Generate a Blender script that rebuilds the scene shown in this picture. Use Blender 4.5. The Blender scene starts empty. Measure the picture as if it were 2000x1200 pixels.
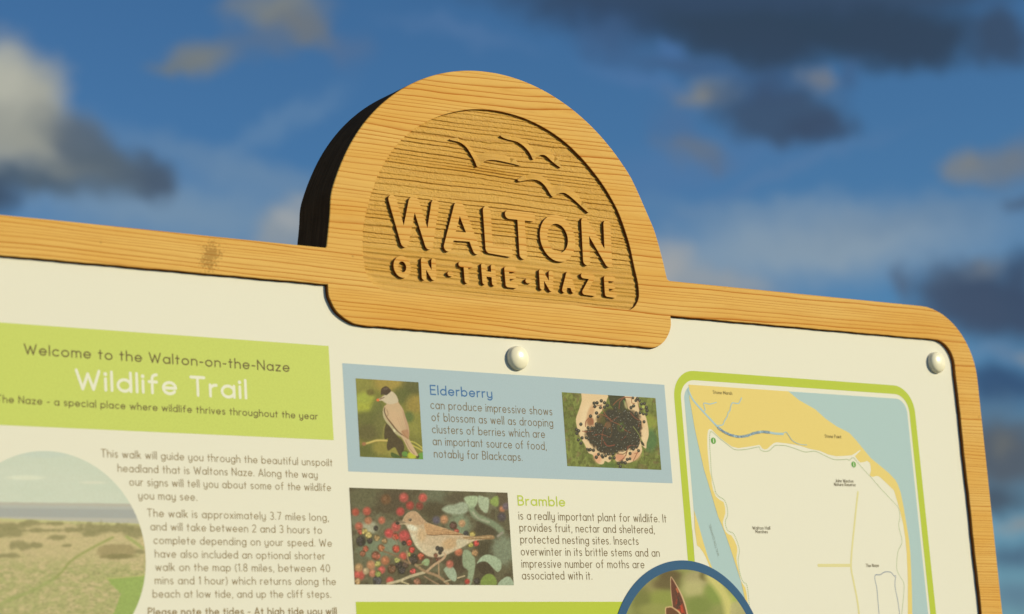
import bpy, math, random
import numpy as np
from mathutils import Vector, Matrix
from mathutils.geometry import delaunay_2d_cdt

# ------------------------------------------------------------------ camera
# Measured camera: world X runs along the sign to the right, Z up, Y behind the sign's face.
RIGHT = np.array([0.80244044, -0.5927279, -0.0690143])
DOWN = np.array([0.06991646, 0.20824462, -0.97557463])
FWD = np.array([0.59262217, 0.7780153, 0.20854534])
FPX, DIST = 4870.6, 2.5
AIM = np.array([0.0, 0.0, 1.9])            # the point of the sign's face in the middle of the picture
CAMPOS = AIM - DIST * FWD
scene = bpy.context.scene
C = scene.collection
cam_d = bpy.data.cameras.new('camera')
cam = bpy.data.objects.new('camera', cam_d); C.objects.link(cam)
m = Matrix.Identity(4)
for i in range(3):
    m[i][0] = RIGHT[i]; m[i][1] = -DOWN[i]; m[i][2] = -FWD[i]; m[i][3] = CAMPOS[i]
cam.matrix_world = m
cam_d.sensor_width = 36.0
cam_d.lens = FPX / 2000.0 * 36.0
cam_d.clip_start = 0.05; cam_d.clip_end = 5000.0
cam_d.dof.use_dof = True
cam_d.dof.focus_distance = 2.56
cam_d.dof.aperture_fstop = 6.3
scene.camera = cam

SUN_AZ, SUN_EL = 38.0, 18.0                 # degrees right of the sign's normal, above the horizon
az, el = math.radians(SUN_AZ), math.radians(SUN_EL)
sun_dir = Vector((math.sin(az) * math.cos(el), -math.cos(az) * math.cos(el), math.sin(el)))

# ------------------------------------------------------------------ node helper
class NT:
    def __init__(self, tree):
        self.t = tree; self.n = tree.nodes; self.l = tree.links
    def node(self, kind, **kw):
        nd = self.n.new(kind)
        for k, v in kw.items(): setattr(nd, k, v)
        return nd
    def put(self, sock, v):
        if v is None: return
        if hasattr(v, 'is_output') or isinstance(v, bpy.types.NodeSocket): self.l.new(v, sock)
        else: sock.default_value = v
    def math(self, op, a, b=None, c=None, clamp=False):
        nd = self.node('ShaderNodeMath', operation=op, use_clamp=clamp)
        self.put(nd.inputs[0], a); self.put(nd.inputs[1], b); self.put(nd.inputs[2], c)
        return nd.outputs[0]
    def vec(self, op, a, b=None):
        nd = self.node('ShaderNodeVectorMath', operation=op)
        self.put(nd.inputs[0], a); self.put(nd.inputs[1], b)
        return nd.outputs['Value'] if op in ('DOT_PRODUCT', 'LENGTH') else nd.outputs[0]
    def comb(self, x, y, z=0.0):
        nd = self.node('ShaderNodeCombineXYZ')
        self.put(nd.inputs[0], x); self.put(nd.inputs[1], y); self.put(nd.inputs[2], z)
        return nd.outputs[0]
    def sep(self, v):
        nd = self.node('ShaderNodeSeparateXYZ'); self.put(nd.inputs[0], v); return nd.outputs
    def noise(self, v, scale, detail=3.0, rough=0.55, dist=0.0):
        nd = self.node('ShaderNodeTexNoise')
        self.put(nd.inputs['Vector'], v)
        nd.inputs['Scale'].default_value = scale; nd.inputs['Detail'].default_value = detail
        nd.inputs['Roughness'].default_value = rough; nd.inputs['Distortion'].default_value = dist
        return nd.outputs
    def remap(self, v, a, b, c=0.0, d=1.0, smooth=True):
        nd = self.node('ShaderNodeMapRange')
        if smooth: nd.interpolation_type = 'SMOOTHSTEP'
        self.put(nd.inputs[0], v)
        for i, q in enumerate((a, b, c, d)): self.put(nd.inputs[i + 1], q)
        return nd.outputs[0]
    def mix(self, f, a, b, blend='MIX'):
        nd = self.node('ShaderNodeMix', data_type='RGBA', blend_type=blend)
        self.put(nd.inputs[0], f); self.put(nd.inputs[6], a); self.put(nd.inputs[7], b)
        return nd.outputs[2]

def lin(c):
    c = c / 255.0
    return c / 12.92 if c <= 0.04045 else ((c + 0.055) / 1.055) ** 2.4
def rgb(r, g, b): return (lin(r), lin(g), lin(b), 1.0)

# ------------------------------------------------------------------ world: sky and clouds by direction
world = bpy.data.worlds.new('World'); scene.world = world; world.use_nodes = True
w = NT(world.node_tree); w.n.clear()
SKY_STRENGTH = 0.10
sky = w.node('ShaderNodeTexSky', sky_type='NISHITA')
sky.sun_disc = False
sky.sun_elevation = el
sky.sun_rotation = math.radians(180.0 - SUN_AZ)
sky.altitude = 0.0; sky.air_density = 1.0; sky.dust_density = 0.4; sky.ozone_density = 3.0
tc = w.node('ShaderNodeTexCoord'); D = tc.outputs['Generated']
gam = w.node('ShaderNodeGamma'); w.put(gam.inputs[0], sky.outputs[0]); gam.inputs[1].default_value = 1.25
base = w.mix(1.0, gam.outputs[0], (0.46, 0.635, 0.71, 1.0), 'MULTIPLY')
fw = w.vec('DOT_PRODUCT', D, tuple(FWD))
fwc = w.math('MAXIMUM', fw, 0.2)
gx = w.math('DIVIDE', w.vec('DOT_PRODUCT', D, tuple(RIGHT)), fwc)
gy = w.math('DIVIDE', w.vec('DOT_PRODUCT', D, tuple(DOWN)), fwc)
G = w.comb(gx, gy, 0.0)
def sky_xy(px, py): return ((px - 1000) / FPX, (py - 600) / FPX)
n1 = w.noise(w.vec('MULTIPLY', D, (1, 1, 1)), 26.0, 4.0, 0.6)
n2 = w.noise(D, 90.0, 3.0, 0.6)
wa = w.vec('SUBTRACT', n1[1], (0.5, 0.5, 0.5)); wb = w.vec('SUBTRACT', n2[1], (0.5, 0.5, 0.5))
warp = w.vec('ADD', w.vec('MULTIPLY', wa, (0.034, 0.020, 0.0)), w.vec('MULTIPLY', wb, (0.014, 0.010, 0.0)))
GW = w.vec('ADD', G, warp)
front = w.remap(fw, 0.5, 0.7)
def cl(r, g, b):
    k = 1.0 / SKY_STRENGTH
    return (lin(r) * k, lin(g) * k, lin(b) * k, 1.0)
col = base
# far from the picture the broken cloud goes on as noise
gen = w.noise(w.vec('MULTIPLY', D, (1, 1, 2.6)), 5.0, 6.0, 0.6, 0.3)[0]
gen2 = w.noise(w.vec('MULTIPLY', D, (1, 1, 2.6)), 11.0, 4.0, 0.6)[0]
away = w.remap(fw, 0.975, 0.94)
gmask = w.math('MULTIPLY', w.math('MULTIPLY', w.remap(gen, 0.50, 0.64), away), 0.85)
gcol = w.mix(w.remap(gen2, 0.4, 0.62), cl(64, 80, 104), cl(150, 152, 152))
col = w.mix(gmask, col, gcol)
# clouds: px, py, rx, ry, rotation deg, colour, opacity, softness
DK = (62, 80, 102)
clouds = [
    # pale thin veils and the lighter air low down
    (470, 330, 330, 40, 18, (120, 145, 168), .45, 1.0), (560, 250, 160, 30, -35, (112, 142, 172), .4, 1.0),
    (330, 410, 440, 85, 5, (126, 150, 170), .7, 1.0), (900, 60, 180, 22, 12, (92, 124, 165), .4, 1.0),
    (1330, 330, 300, 60, -15, (88, 120, 162), .4, 1.0), (1500, 350, 300, 22, -22, (96, 126, 164), .4, 1.0),
    (1600, 480, 440, 90, -5, (142, 160, 174), .85, 1.0), (1450, 420, 280, 35, 5, (112, 140, 168), .5, 1.0),
    (1800, 420, 300, 40, -12, (110, 136, 162), .5, 1.0), (1250, 160, 120, 26, 20, (88, 120, 165), .4, 1.0),
    # cumulus at the left
    (30, 215, 105, 135, 0, (166, 167, 155), .95, .55), (-10, 150, 74, 62, 0, (178, 179, 166), .9, .6),
    (95, 290, 150, 75, 12, (138, 142, 138), .85, .7), (30, 260, 90, 70, 0, (152, 155, 146), .7, .8),
    (180, 290, 145, 55, 24, (84, 98, 112), .8, .6), (230, 330, 110, 50, 12, (88, 102, 114), .85, .6),
    (60, 360, 190, 42, 2, (78, 94, 108), .9, .7), (300, 345, 48, 48, 0, (72, 88, 108), .8, .6),
    (-10, 395, 60, 40, 0, (62, 80, 102), .9, .6), (120, 330, 90, 26, 8, (112, 120, 122), .7, .8),
    (-40, 330, 70, 30, 0, (96, 106, 112), .6, .8),
    # small grey tufts above
    (380, 108, 84, 44, 0, (122, 126, 122), .85, .7), (320, 125, 60, 22, -8, (112, 120, 122), .7, .8),
    (540, 20, 105, 52, 0, (126, 130, 126), .85, .7), (600, 58, 95, 34, 10, (112, 118, 122), .85, .7),
    (520, 85, 110, 40, 0, (98, 114, 134), .6, .9), (460, 8, 40, 26, 0, (104, 120, 138), .6, .8),
    (700, 95, 60, 45, 0, (92, 112, 142), .5, .9),
    # behind the dome at the left
    (560, 445, 70, 52, -20, (140, 150, 158), .85, .6), (575, 425, 40, 30, 0, (158, 164, 168), .8, .8),
    # dark bank top right
    (1250, 25, 240, 62, 6, (54, 76, 106), .92, .6), (1560, 38, 330, 88, 2, (50, 68, 88), .97, .5),
    (1480, 95, 150, 52, 10, (52, 70, 92), .92, .6), (1760, 75, 160, 58, 0, (52, 70, 92), .95, .6),
    (1400, -10, 500, 50, 0, (54, 74, 100), .95, .6), (1960, 70, 80, 60, 10, (58, 76, 100), .9, .6),
    (1330, 128, 170, 30, 8, (66, 90, 124), .7, .8), (1800, -10, 260, 30, 0, (58, 78, 104), .8, .8),
    (1310, 100, 48, 20, 0, (74, 112, 160), .8, .8), (1190, 80, 60, 40, 0, (66, 92, 128), .6, .9),
    # broken pieces below it
    (1370, 185, 78, 32, -10, (112, 122, 132), .8, .7), (1350, 195, 46, 18, 0, (130, 132, 130), .7, .8),
    (1520, 225, 145, 62, 6, (62, 82, 108), .92, .5), (1500, 165, 80, 45, 0, (60, 80, 110), .75, .8),
    (1590, 250, 75, 38, 0, (60, 78, 104), .85, .6), (1600, 165, 46, 22, 15, (112, 120, 132), .85, .7),
    (1665, 150, 26, 50, 20, (66, 90, 124), .6, .8), (1330, 292, 62, 36, 0, (106, 116, 128), .75, .8),
    (1375, 320, 45, 30, 0, (96, 110, 130), .6, .9), (1300, 250, 60, 60, 0, (84, 108, 144), .4, 1.0),
    # right edge and behind the right rail
    (1900, 318, 52, 36, 0, (128, 130, 128), .8, .7), (1980, 315, 80, 50, 0, (118, 122, 124), .75, .8),
    (1990, 400, 40, 18, 0, (74, 92, 116), .7, .8),
    (1320, 520, 80, 55, 25, (158, 162, 164), .85, .7), (1420, 550, 110, 34, 14, (150, 156, 160), .8, .8),
    (1290, 560, 70, 60, 0, (165, 166, 166), .7, .8),
    (1760, 555, 26, 45, 0, (84, 100, 122), .75, .7), (1870, 560, 100, 60, -8, (76, 92, 114), .9, .6),
    (1930, 520, 46, 30, 0, (110, 118, 128), .75, .8), (1960, 600, 150, 75, 0, (60, 76, 100), .95, .6),
    (1890, 610, 120, 60, 0, (66, 82, 106), .9, .7), (1995, 540, 40, 60, 0, (62, 78, 102), .8, .7),
    (1960, 690, 130, 22, 0, (98, 124, 152), .75, .8), (1990, 690, 30, 16, 0, (130, 142, 152), .6, .9),
    (1960, 750, 160, 46, 0, (52, 78, 112), .9, .7),
    (1960, 880, 150, 100, 0, (84, 92, 102), .95, .6), (1965, 860, 36, 36, 0, (112, 114, 110), .6, .9),
    (1940, 980, 110, 40, 0, (72, 84, 98), .9, .7), (1985, 1030, 70, 20, -6, (136, 140, 140), .75, .8),
    (1960, 1085, 110, 36, 0, (70, 92, 116), .8, .8), (1980, 1165, 140, 55, 0, (92, 120, 140), .8, .8),
]
for (px, py, rx, ry, rot, c, op, soft) in clouds:
    cx, cy = sky_xy(px, py)
    mp = w.node('ShaderNodeMapping', vector_type='TEXTURE')
    w.put(mp.inputs[0], GW)
    mp.inputs['Location'].default_value = (cx, cy, 0)
    mp.inputs['Rotation'].default_value = (0, 0, math.radians(rot))
    mp.inputs['Scale'].default_value = (rx / FPX, ry / FPX, 1)
    r_ = w.vec('LENGTH', mp.outputs[0])
    so = min(1.0, soft * 1.3)
    a_ = w.remap(r_, 1.32, 1.32 - so * 1.28, 0.0, op)
    a_ = w.math('MULTIPLY', a_, front)
    col = w.mix(a_, col, cl(*c))
bg = w.node('ShaderNodeBackground'); w.put(bg.inputs[0], col); bg.inputs[1].default_value = SKY_STRENGTH
wo = w.node('ShaderNodeOutputWorld'); w.l.new(bg.outputs[0], wo.inputs[0])
world.cycles.sampling_method = 'MANUAL'; world.cycles.sample_map_resolution = 512

sd = bpy.data.lights.new('sun', 'SUN'); sd.energy = 3.9; sd.angle = math.radians(0.53)
sd.color = (1.0, 0.88, 0.55)
sun = bpy.data.objects.new('sun', sd); C.objects.link(sun)
sun.rotation_euler = sun_dir.to_track_quat('Z', 'Y').to_euler(); sun.location = (3, -4, 5)
scene.view_settings.view_transform = 'Standard'; scene.view_settings.look = 'None'
scene.view_settings.exposure = 0.0; scene.view_settings.gamma = 1.0
scene.view_settings.use_curve_mapping = False
scene.render.film_transparent = False

# ------------------------------------------------------------------ measuring: picture point -> place on the sign (metres)
PANEL_Y = 0.0042
def P(px, py, off=0.0):
    d = RIGHT * ((px - 1000) / FPX) + DOWN * ((py - 600) / FPX) + FWD
    t = (off - CAMPOS[1]) / d[1]
    q = CAMPOS + t * d
    return (q[0], q[2] - AIM[2])
def PP(pts, off=PANEL_Y): return [P(x, y, off) for x, y in pts]
def ZO(ox, oy, s, pts): return [(ox + x / s, oy + y / s) for x, y in pts]
def to_px(u, y, v):
    qx = u - CAMPOS[0]; qy = y - CAMPOS[1]; qz = v + AIM[2] - CAMPOS[2]
    X = qx * RIGHT[0] + qy * RIGHT[1] + qz * RIGHT[2]
    Y = qx * DOWN[0] + qy * DOWN[1] + qz * DOWN[2]
    Z = qx * FWD[0] + qy * FWD[1] + qz * FWD[2]
    return 1000 + FPX * X / Z, 600 + FPX * Y / Z

# ------------------------------------------------------------------ materials
def new_mat(name):
    mt = bpy.data.materials.new(name); mt.use_nodes = True
    t = NT(mt.node_tree); t.n.clear()
    b = t.node('ShaderNodeBsdfPrincipled'); o = t.node('ShaderNodeOutputMaterial')
    t.l.new(b.outputs[0], o.inputs[0])
    return mt, t, b
LF = (1.02, 0.94, 0.72)                     # what the light does to white, to turn seen colours into surface colours
SPECFLOOR = 0.018
def surf(r, g, b, k=1.0):
    c = [min(0.9, max(0.004, lin(x) * k - SPECFLOOR) / f * 0.875) for x, f in zip((r, g, b), LF)]
    return (c[0], c[1], c[2], 1.0)

# growth rings: the same function drives colour and carved relief
JOINT = 0.0525
W_UP = dict(k=205.0, q=0.0, t=[(0.9, 4.0, 9.0, 1.0), (0.4, 8.1, 31.0, 2.3), (0.10, 27.0, 90.0, 0.4), (0.05, 61.0, 60.0, 5.0), (0.45, 2.0, 120.0, 1.7), (0.2, 1.0, 310.0, 0.2)])
W_LO = dict(k=240.0, q=-230.0, t=[(1.2, 2.4, 7.0, 0.3), (0.45, 5.3, 33.0, 1.1), (0.08, 23.0, 80.0, 2.0), (0.04, 57.0, 50.0, 1.0), (0.4, 1.1, 190.0, 0.7), (0.2, 0.8, 420.0, 0.3)])
def phase_np(u, v, S):
    p = v * S['k'] + 40.0 + S['q'] * np.minimum(v, 0) ** 2
    for a, ku, kv, ph in S['t']: p = p + a * np.sin(u * ku + v * kv + ph)
    return p
def phase_nodes(t, u, v, S):
    p = t.math('MULTIPLY_ADD', v, S['k'], 40.0)
    if S['q']:
        vn = t.math('MINIMUM', v, 0.0); p = t.math('MULTIPLY_ADD', t.math('MULTIPLY', vn, vn), S['q'], p)
    for a, ku, kv, ph in S['t']:
        q = t.math('MULTIPLY_ADD', u, ku, t.math('MULTIPLY_ADD', v, kv, ph))
        p = t.math('MULTIPLY_ADD', t.math('SINE', q), a, p)
    return p
def wood(name, light, mid, late, rough=0.55, grain=1.0, bump=0.15, sparkle=False, stain=True):
    mt, t, b = new_mat(name)
    tc = t.node('ShaderNodeTexCoord'); co = tc.outputs['Object']
    s = t.sep(co); u, v = s[0], s[2]
    st = t.vec('MULTIPLY', co, (14.0, 14.0, 260.0))
    wob = t.noise(t.vec('MULTIPLY', co, (9.0, 9.0, 60.0)), 1.0, 3.0)[0]
    wobp = t.math('MULTIPLY', t.math('SUBTRACT', wob, 0.5), 0.45)
    upper = t.math('GREATER_THAN', v, JOINT)
    pu = phase_nodes(t, u, v, W_UP); pl = phase_nodes(t, u, v, W_LO)
    ph = t.math('ADD', t.math('MULTIPLY', upper, pu), t.math('MULTIPLY', t.math('SUBTRACT', 1.0, upper), pl))
    ph = t.math('ADD', ph, wobp)
    fr = t.math('FRACT', ph)
    idx = t.math('FLOOR', ph)
    wn = t.node('ShaderNodeTexWhiteNoise', noise_dimensions='1D'); t.put(wn.inputs['W'], idx)
    strg = t.remap(wn.outputs[0], 0.0, 1.0, 0.35, 1.0, False)
    # latewood: darkens towards the end of each ring (low side), then breaks off
    lw = t.math('POWER', t.math('SUBTRACT', 1.0, fr), 6.5)
    brk = t.remap(fr, 0.0, 0.07, 0.0, 1.0)
    lw = t.math('MULTIPLY', t.math('MULTIPLY', lw, brk), strg)
    lw = t.math('MULTIPLY', lw, 2.2 * grain, clamp=True)
    soft = t.math('MULTIPLY', t.math('POWER', t.math('SUBTRACT', 1.0, fr), 2.0), t.math('MULTIPLY', brk, 0.2 * grain))
    lw = t.math('MAXIMUM', lw, t.math('MULTIPLY', soft, strg))
    fib = t.noise(st, 1.0, 5.0, 0.65)[0]
    fib2 = t.noise(t.vec('MULTIPLY', co, (60.0, 60.0, 1500.0)), 1.0, 3.0)[0]
    broad = t.noise(t.vec('MULTIPLY', co, (3.0, 3.0, 26.0)), 1.0, 3.0)[0]
    c = t.mix(t.remap(broad, 0.3, 0.75), light, mid)
    c = t.mix(t.remap(fib, 0.42, 0.75, 0.0, 0.20), c, late)
    c = t.mix(lw, c, late)
    c = t.mix(t.remap(fib2, 0.5, 0.8, 0.0, 0.16), c, late)
    if stain:
        # grey scuff on the top rail and a few small pits
        cx, cz = P(412, 500)
        mpn = t.node('ShaderNodeMapping', vector_type='TEXTURE'); t.put(mpn.inputs[0], co)
        mpn.inputs['Location'].default_value = (cx, 0, cz)
        mpn.inputs['Rotation'].default_value = (0, math.radians(24), 0)
        mpn.inputs['Scale'].default_value = (0.016, 1.0, 0.027)
        r_ = t.vec('LENGTH', t.vec('MULTIPLY', mpn.outputs[0], (1, 0, 1)))
        spk = t.noise(t.vec('MULTIPLY', co, (420, 420, 420)), 1.0, 4.0, 0.7)[0]
        spk2 = t.noise(t.vec('MULTIPLY', co, (85, 85, 85)), 1.0, 3.0, 0.6)[0]
        val = t.math('SUBTRACT', t.math('ADD', t.math('MULTIPLY', spk, 1.0), t.math('MULTIPLY', spk2, 0.35)), t.math('MULTIPLY', r_, 0.30))
        mk = t.remap(val, 0.47, 0.60)
        c = t.mix(t.math('MULTIPLY', mk, 0.55), c, surf(142, 98, 48))
        vor = t.node('ShaderNodeTexVoronoi'); t.put(vor.inputs['Vector'], co); vor.inputs['Scale'].default_value = 26.0
        pit = t.remap(vor.outputs['Distance'], 0.045, 0.02)
        c = t.mix(t.math('MULTIPLY', pit, 0.3), c, surf(120, 74, 28))
    t.put(b.inputs['Base Color'], c)
    b.inputs['Roughness'].default_value = rough
    b.inputs['Specular IOR Level'].default_value = 0.06
    h = t.math('ADD', t.math('MULTIPLY', lw, -0.5), t.math('MULTIPLY', fib2, 0.5))
    if sparkle:
        sp = t.noise(t.vec('MULTIPLY', co, (900, 900, 1200)), 1.0, 3.0, 0.7)[0]
        h = t.math('ADD', t.math('MULTIPLY', sp, 2.2), h)
        t.put(b.inputs['Roughness'], t.remap(sp, 0.35, 0.65, 0.22, 0.6))
        b.inputs['Specular IOR Level'].default_value = 0.22
    bp = t.node('ShaderNodeBump'); bp.inputs['Strength'].default_value = bump; bp.inputs['Distance'].default_value = 0.0006
    t.put(bp.inputs['Height'], h); t.l.new(bp.outputs[0], b.inputs['Normal'])
    return mt

M = {}
M['pine'] = wood('pine', surf(235, 185, 100), surf(229, 169, 80), surf(188, 110, 38))
M['carved_pine'] = wood('carved_pine', surf(226, 174, 86), surf(216, 160, 70), surf(168, 104, 38), bump=0.5, sparkle=True, grain=0.42, stain=False)
M['letter_pine'] = wood('letter_pine', surf(234, 182, 98), surf(228, 168, 82), surf(190, 112, 40), stain=False)

def plain(name, color, rough=0.5, spec=0.5, tex=0.0, scale=300.0, bump=0.0):
    mt, t, b = new_mat(name)
    co = t.node('ShaderNodeTexCoord').outputs['Object']
    n = t.noise(co, scale, 3.0)[0]
    dark = tuple(x * (1 - tex) for x in color[:3]) + (1,)
    t.put(b.inputs['Base Color'], t.mix(t.remap(n, 0.3, 0.7), color, dark))
    b.inputs['Roughness'].default_value = rough; b.inputs['Specular IOR Level'].default_value = spec
    if bump:
        bp = t.node('ShaderNodeBump'); bp.inputs['Strength'].default_value = bump; bp.inputs['Distance'].default_value = 0.0003
        t.put(bp.inputs['Height'], n); t.l.new(bp.outputs[0], b.inputs['Normal'])
    return mt
# outer edges: stained end grain; routed walls: shade painted in; fine laminations along both
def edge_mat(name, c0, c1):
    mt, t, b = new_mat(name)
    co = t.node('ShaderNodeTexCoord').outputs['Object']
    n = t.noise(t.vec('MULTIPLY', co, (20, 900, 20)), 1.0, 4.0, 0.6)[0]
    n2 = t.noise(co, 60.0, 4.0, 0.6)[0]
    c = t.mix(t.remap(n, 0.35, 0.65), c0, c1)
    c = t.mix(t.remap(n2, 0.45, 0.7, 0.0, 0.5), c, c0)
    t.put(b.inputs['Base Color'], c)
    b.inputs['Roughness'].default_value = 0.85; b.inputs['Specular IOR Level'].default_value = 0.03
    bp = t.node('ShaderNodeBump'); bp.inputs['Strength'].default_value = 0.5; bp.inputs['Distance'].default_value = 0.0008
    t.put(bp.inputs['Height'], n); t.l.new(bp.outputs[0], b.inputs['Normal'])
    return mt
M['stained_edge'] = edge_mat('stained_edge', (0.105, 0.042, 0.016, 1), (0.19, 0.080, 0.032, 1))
M['shaded_routed_edge'] = edge_mat('shaded_routed_edge', (0.20, 0.065, 0.014, 1), (0.32, 0.115, 0.03, 1))  # darker brown than the pine: side-wall shade put into the colour
M['cap_white'] = plain('cap_white', (0.86, 0.80, 0.66, 1), 0.28, 0.5, 0.02, 80)

def paper(name, color, tex=0.03, scale=700.0):
    mt, t, b = new_mat(name)
    co = t.node('ShaderNodeTexCoord').outputs['Object']
    n = t.noise(co, scale, 3.0, 0.6)[0]; n2 = t.noise(co, 5.0, 3.0)[0]
    dark = tuple(x * (1 - tex * 3) for x in color[:3]) + (1,)
    c = t.mix(t.remap(n, 0.35, 0.7), color, dark)
    c = t.mix(t.remap(n2, 0.3, 0.7, 0.0, 0.35), c, tuple(x * 0.98 for x in color[:3]) + (1,))
    t.put(b.inputs['Base Color'], c)
    b.inputs['Roughness'].default_value = 0.55; b.inputs['Specular IOR Level'].default_value = 0.16
    bp = t.node('ShaderNodeBump'); bp.inputs['Strength'].default_value = 0.08; bp.inputs['Distance'].default_value = 0.0002
    t.put(bp.inputs['Height'], n); t.l.new(bp.outputs[0], b.inputs['Normal'])
    return mt
CREAM = (237, 226, 196)
M['panel_white'] = paper('panel_white', surf(*CREAM), 0.006)
M['panel_edge'] = plain('panel_edge', (0.07, 0.05, 0.035, 1), 0.8, 0.05)
def ink(key, rgbv, tex=0.02): M[key] = paper(key, surf(*rgbv), tex); return M[key]
ink('lime', (190, 199, 62)); ink('banner_lime', (207, 212, 102), 0.03); ink('box_blue', (175, 190, 188), 0.02)
ink('map_water', (178, 198, 188), 0.01); ink('map_sand', (236, 205, 116), 0.01)
ink('map_cream', CREAM, 0.004); ink('road_yellow', (230, 214, 148), 0.01)
ink('creek_blue', (172, 196, 192), 0.0); ink('trail_green', (128, 160, 74), 0.0); ink('trail_blue', (104, 122, 150), 0.0)
ink('marker_green', (104, 164, 72), 0.0); ink('ring_blue', (46, 92, 124), 0.03)
ink('brown_text', (124, 100, 64), 0.0); ink('pale_brown_text', (150, 124, 82), 0.0); ink('banner_text', (118, 104, 62), 0.0)
ink('white_text', (238, 230, 196), 0.0); ink('blue_text', (70, 114, 156), 0.0); ink('lime_text', (194, 201, 76), 0.0)
ink('map_text', (112, 92, 58), 0.0); ink('grey_blue_text', (134, 160, 164), 0.0); ink('grey_text', (146, 152, 136), 0.0)
mt, t, b = new_mat('photo_print')
at = t.node('ShaderNodeAttribute', attribute_name='print')
co = t.node('ShaderNodeTexCoord').outputs['Object']
n = t.noise(co, 1100.0, 2.0)[0]
t.put(b.inputs['Base Color'], t.mix(t.remap(n, 0.3, 0.75, 0.0, 0.14), at.outputs['Color'], (0.30, 0.25, 0.14, 1)))
b.inputs['Roughness'].default_value = 0.55; b.inputs['Specular IOR Level'].default_value = 0.16
M['photo_print'] = mt

# ------------------------------------------------------------------ object helpers
def mesh_obj(name, verts, faces, mat, parent=None, mats=None, midx=None, smooth=False, label=None):
    me = bpy.data.meshes.new(name); me.from_pydata(verts, [], faces)
    for q in (mats or [mat]): me.materials.append(q)
    if midx is not None: me.polygons.foreach_set('material_index', midx)
    if smooth: me.polygons.foreach_set('use_smooth', [True] * len(me.polygons))
    me.update()
    o = bpy.data.objects.new(name, me); C.objects.link(o)
    if parent: o.parent = parent
    if label: o['label'] = label
    return o
def inside(pt, poly):
    x, y = pt; r = False; j = len(poly) - 1
    for i in range(len(poly)):
        xi, yi = poly[i]; xj, yj = poly[j]
        if (yi > y) != (yj > y) and x < (xj - xi) * (y - yi) / (yj - yi) + xi: r = not r
        j = i
    return r
def tri_poly(outer, holes=()):
    vs, es = [], []
    for ring in [outer] + list(holes):
        n0 = len(vs); vs += [Vector(p) for p in ring]
        es += [(n0 + i, n0 + (i + 1) % len(ring)) for i in range(len(ring))]
    r = delaunay_2d_cdt(vs, es, [], 0, 1e-7)
    ov = [(p.x, p.y) for p in r[0]]; tr = []
    for f in r[2]:
        c = (sum(ov[i][0] for i in f) / len(f), sum(ov[i][1] for i in f) / len(f))
        if inside(c, outer) and not any(inside(c, h) for h in holes): tr.append(tuple(f))
    return ov, tr
def union(polys):
    vs, fs = [], []
    for p in polys:
        if sum(p[i - 1][0] * p[i][1] - p[i][0] * p[i - 1][1] for i in range(len(p))) < 0: p = p[::-1]
        n0 = len(vs); vs += [Vector(q) for q in p]; fs.append(list(range(n0, n0 + len(p))))
    r = delaunay_2d_cdt(vs, [], fs, 0, 1e-6)
    return [(p.x, p.y) for p in r[0]], [tuple(f) for f, of in zip(r[2], r[5]) if len(of)]
def sheet(name, outer, y, mat, parent, holes=(), label=None):
    v, f = tri_poly(outer, holes)
    return mesh_obj(name, [(a, y, b) for a, b in v], fix(f, v), mat, parent, label=label)
def fix(tris, v):
    """turn every face towards the viewer side (-Y)"""
    out = []
    for f in tris:
        a, b_, c = (v[i] for i in f[:3])
        cr = (b_[0] - a[0]) * (c[1] - a[1]) - (b_[1] - a[1]) * (c[0] - a[0])
        out.append(tuple(f) if cr > 0 else tuple(reversed(f)))
    return out
def catmull(pts, n=5, closed=False):
    P_ = [np.array(p, float) for p in pts]; out = []; L = len(P_)
    rng = range(L if closed else L - 1)
    for i in rng:
        p0 = P_[(i - 1) % L] if closed or i > 0 else P_[0]
        p1 = P_[i]; p2 = P_[(i + 1) % L]
        p3 = P_[(i + 2) % L] if closed or i + 2 < L else P_[-1]
        for k in range(n):
            s = k / n
            out.append(tuple(0.5 * ((2 * p1) + (-p0 + p2) * s + (2 * p0 - 5 * p1 + 4 * p2 - p3) * s * s + (-p0 + 3 * p1 - 3 * p2 + p3) * s ** 3)))
    if not closed: out.append(tuple(P_[-1]))
    return out
def arc(cx, cy, rx, ry, a0, a1, n=12):
    return [(cx + rx * math.cos(math.radians(a0 + (a1 - a0) * i / n)), cy + ry * math.sin(math.radians(a0 + (a1 - a0) * i / n))) for i in range(n + 1)]
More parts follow.
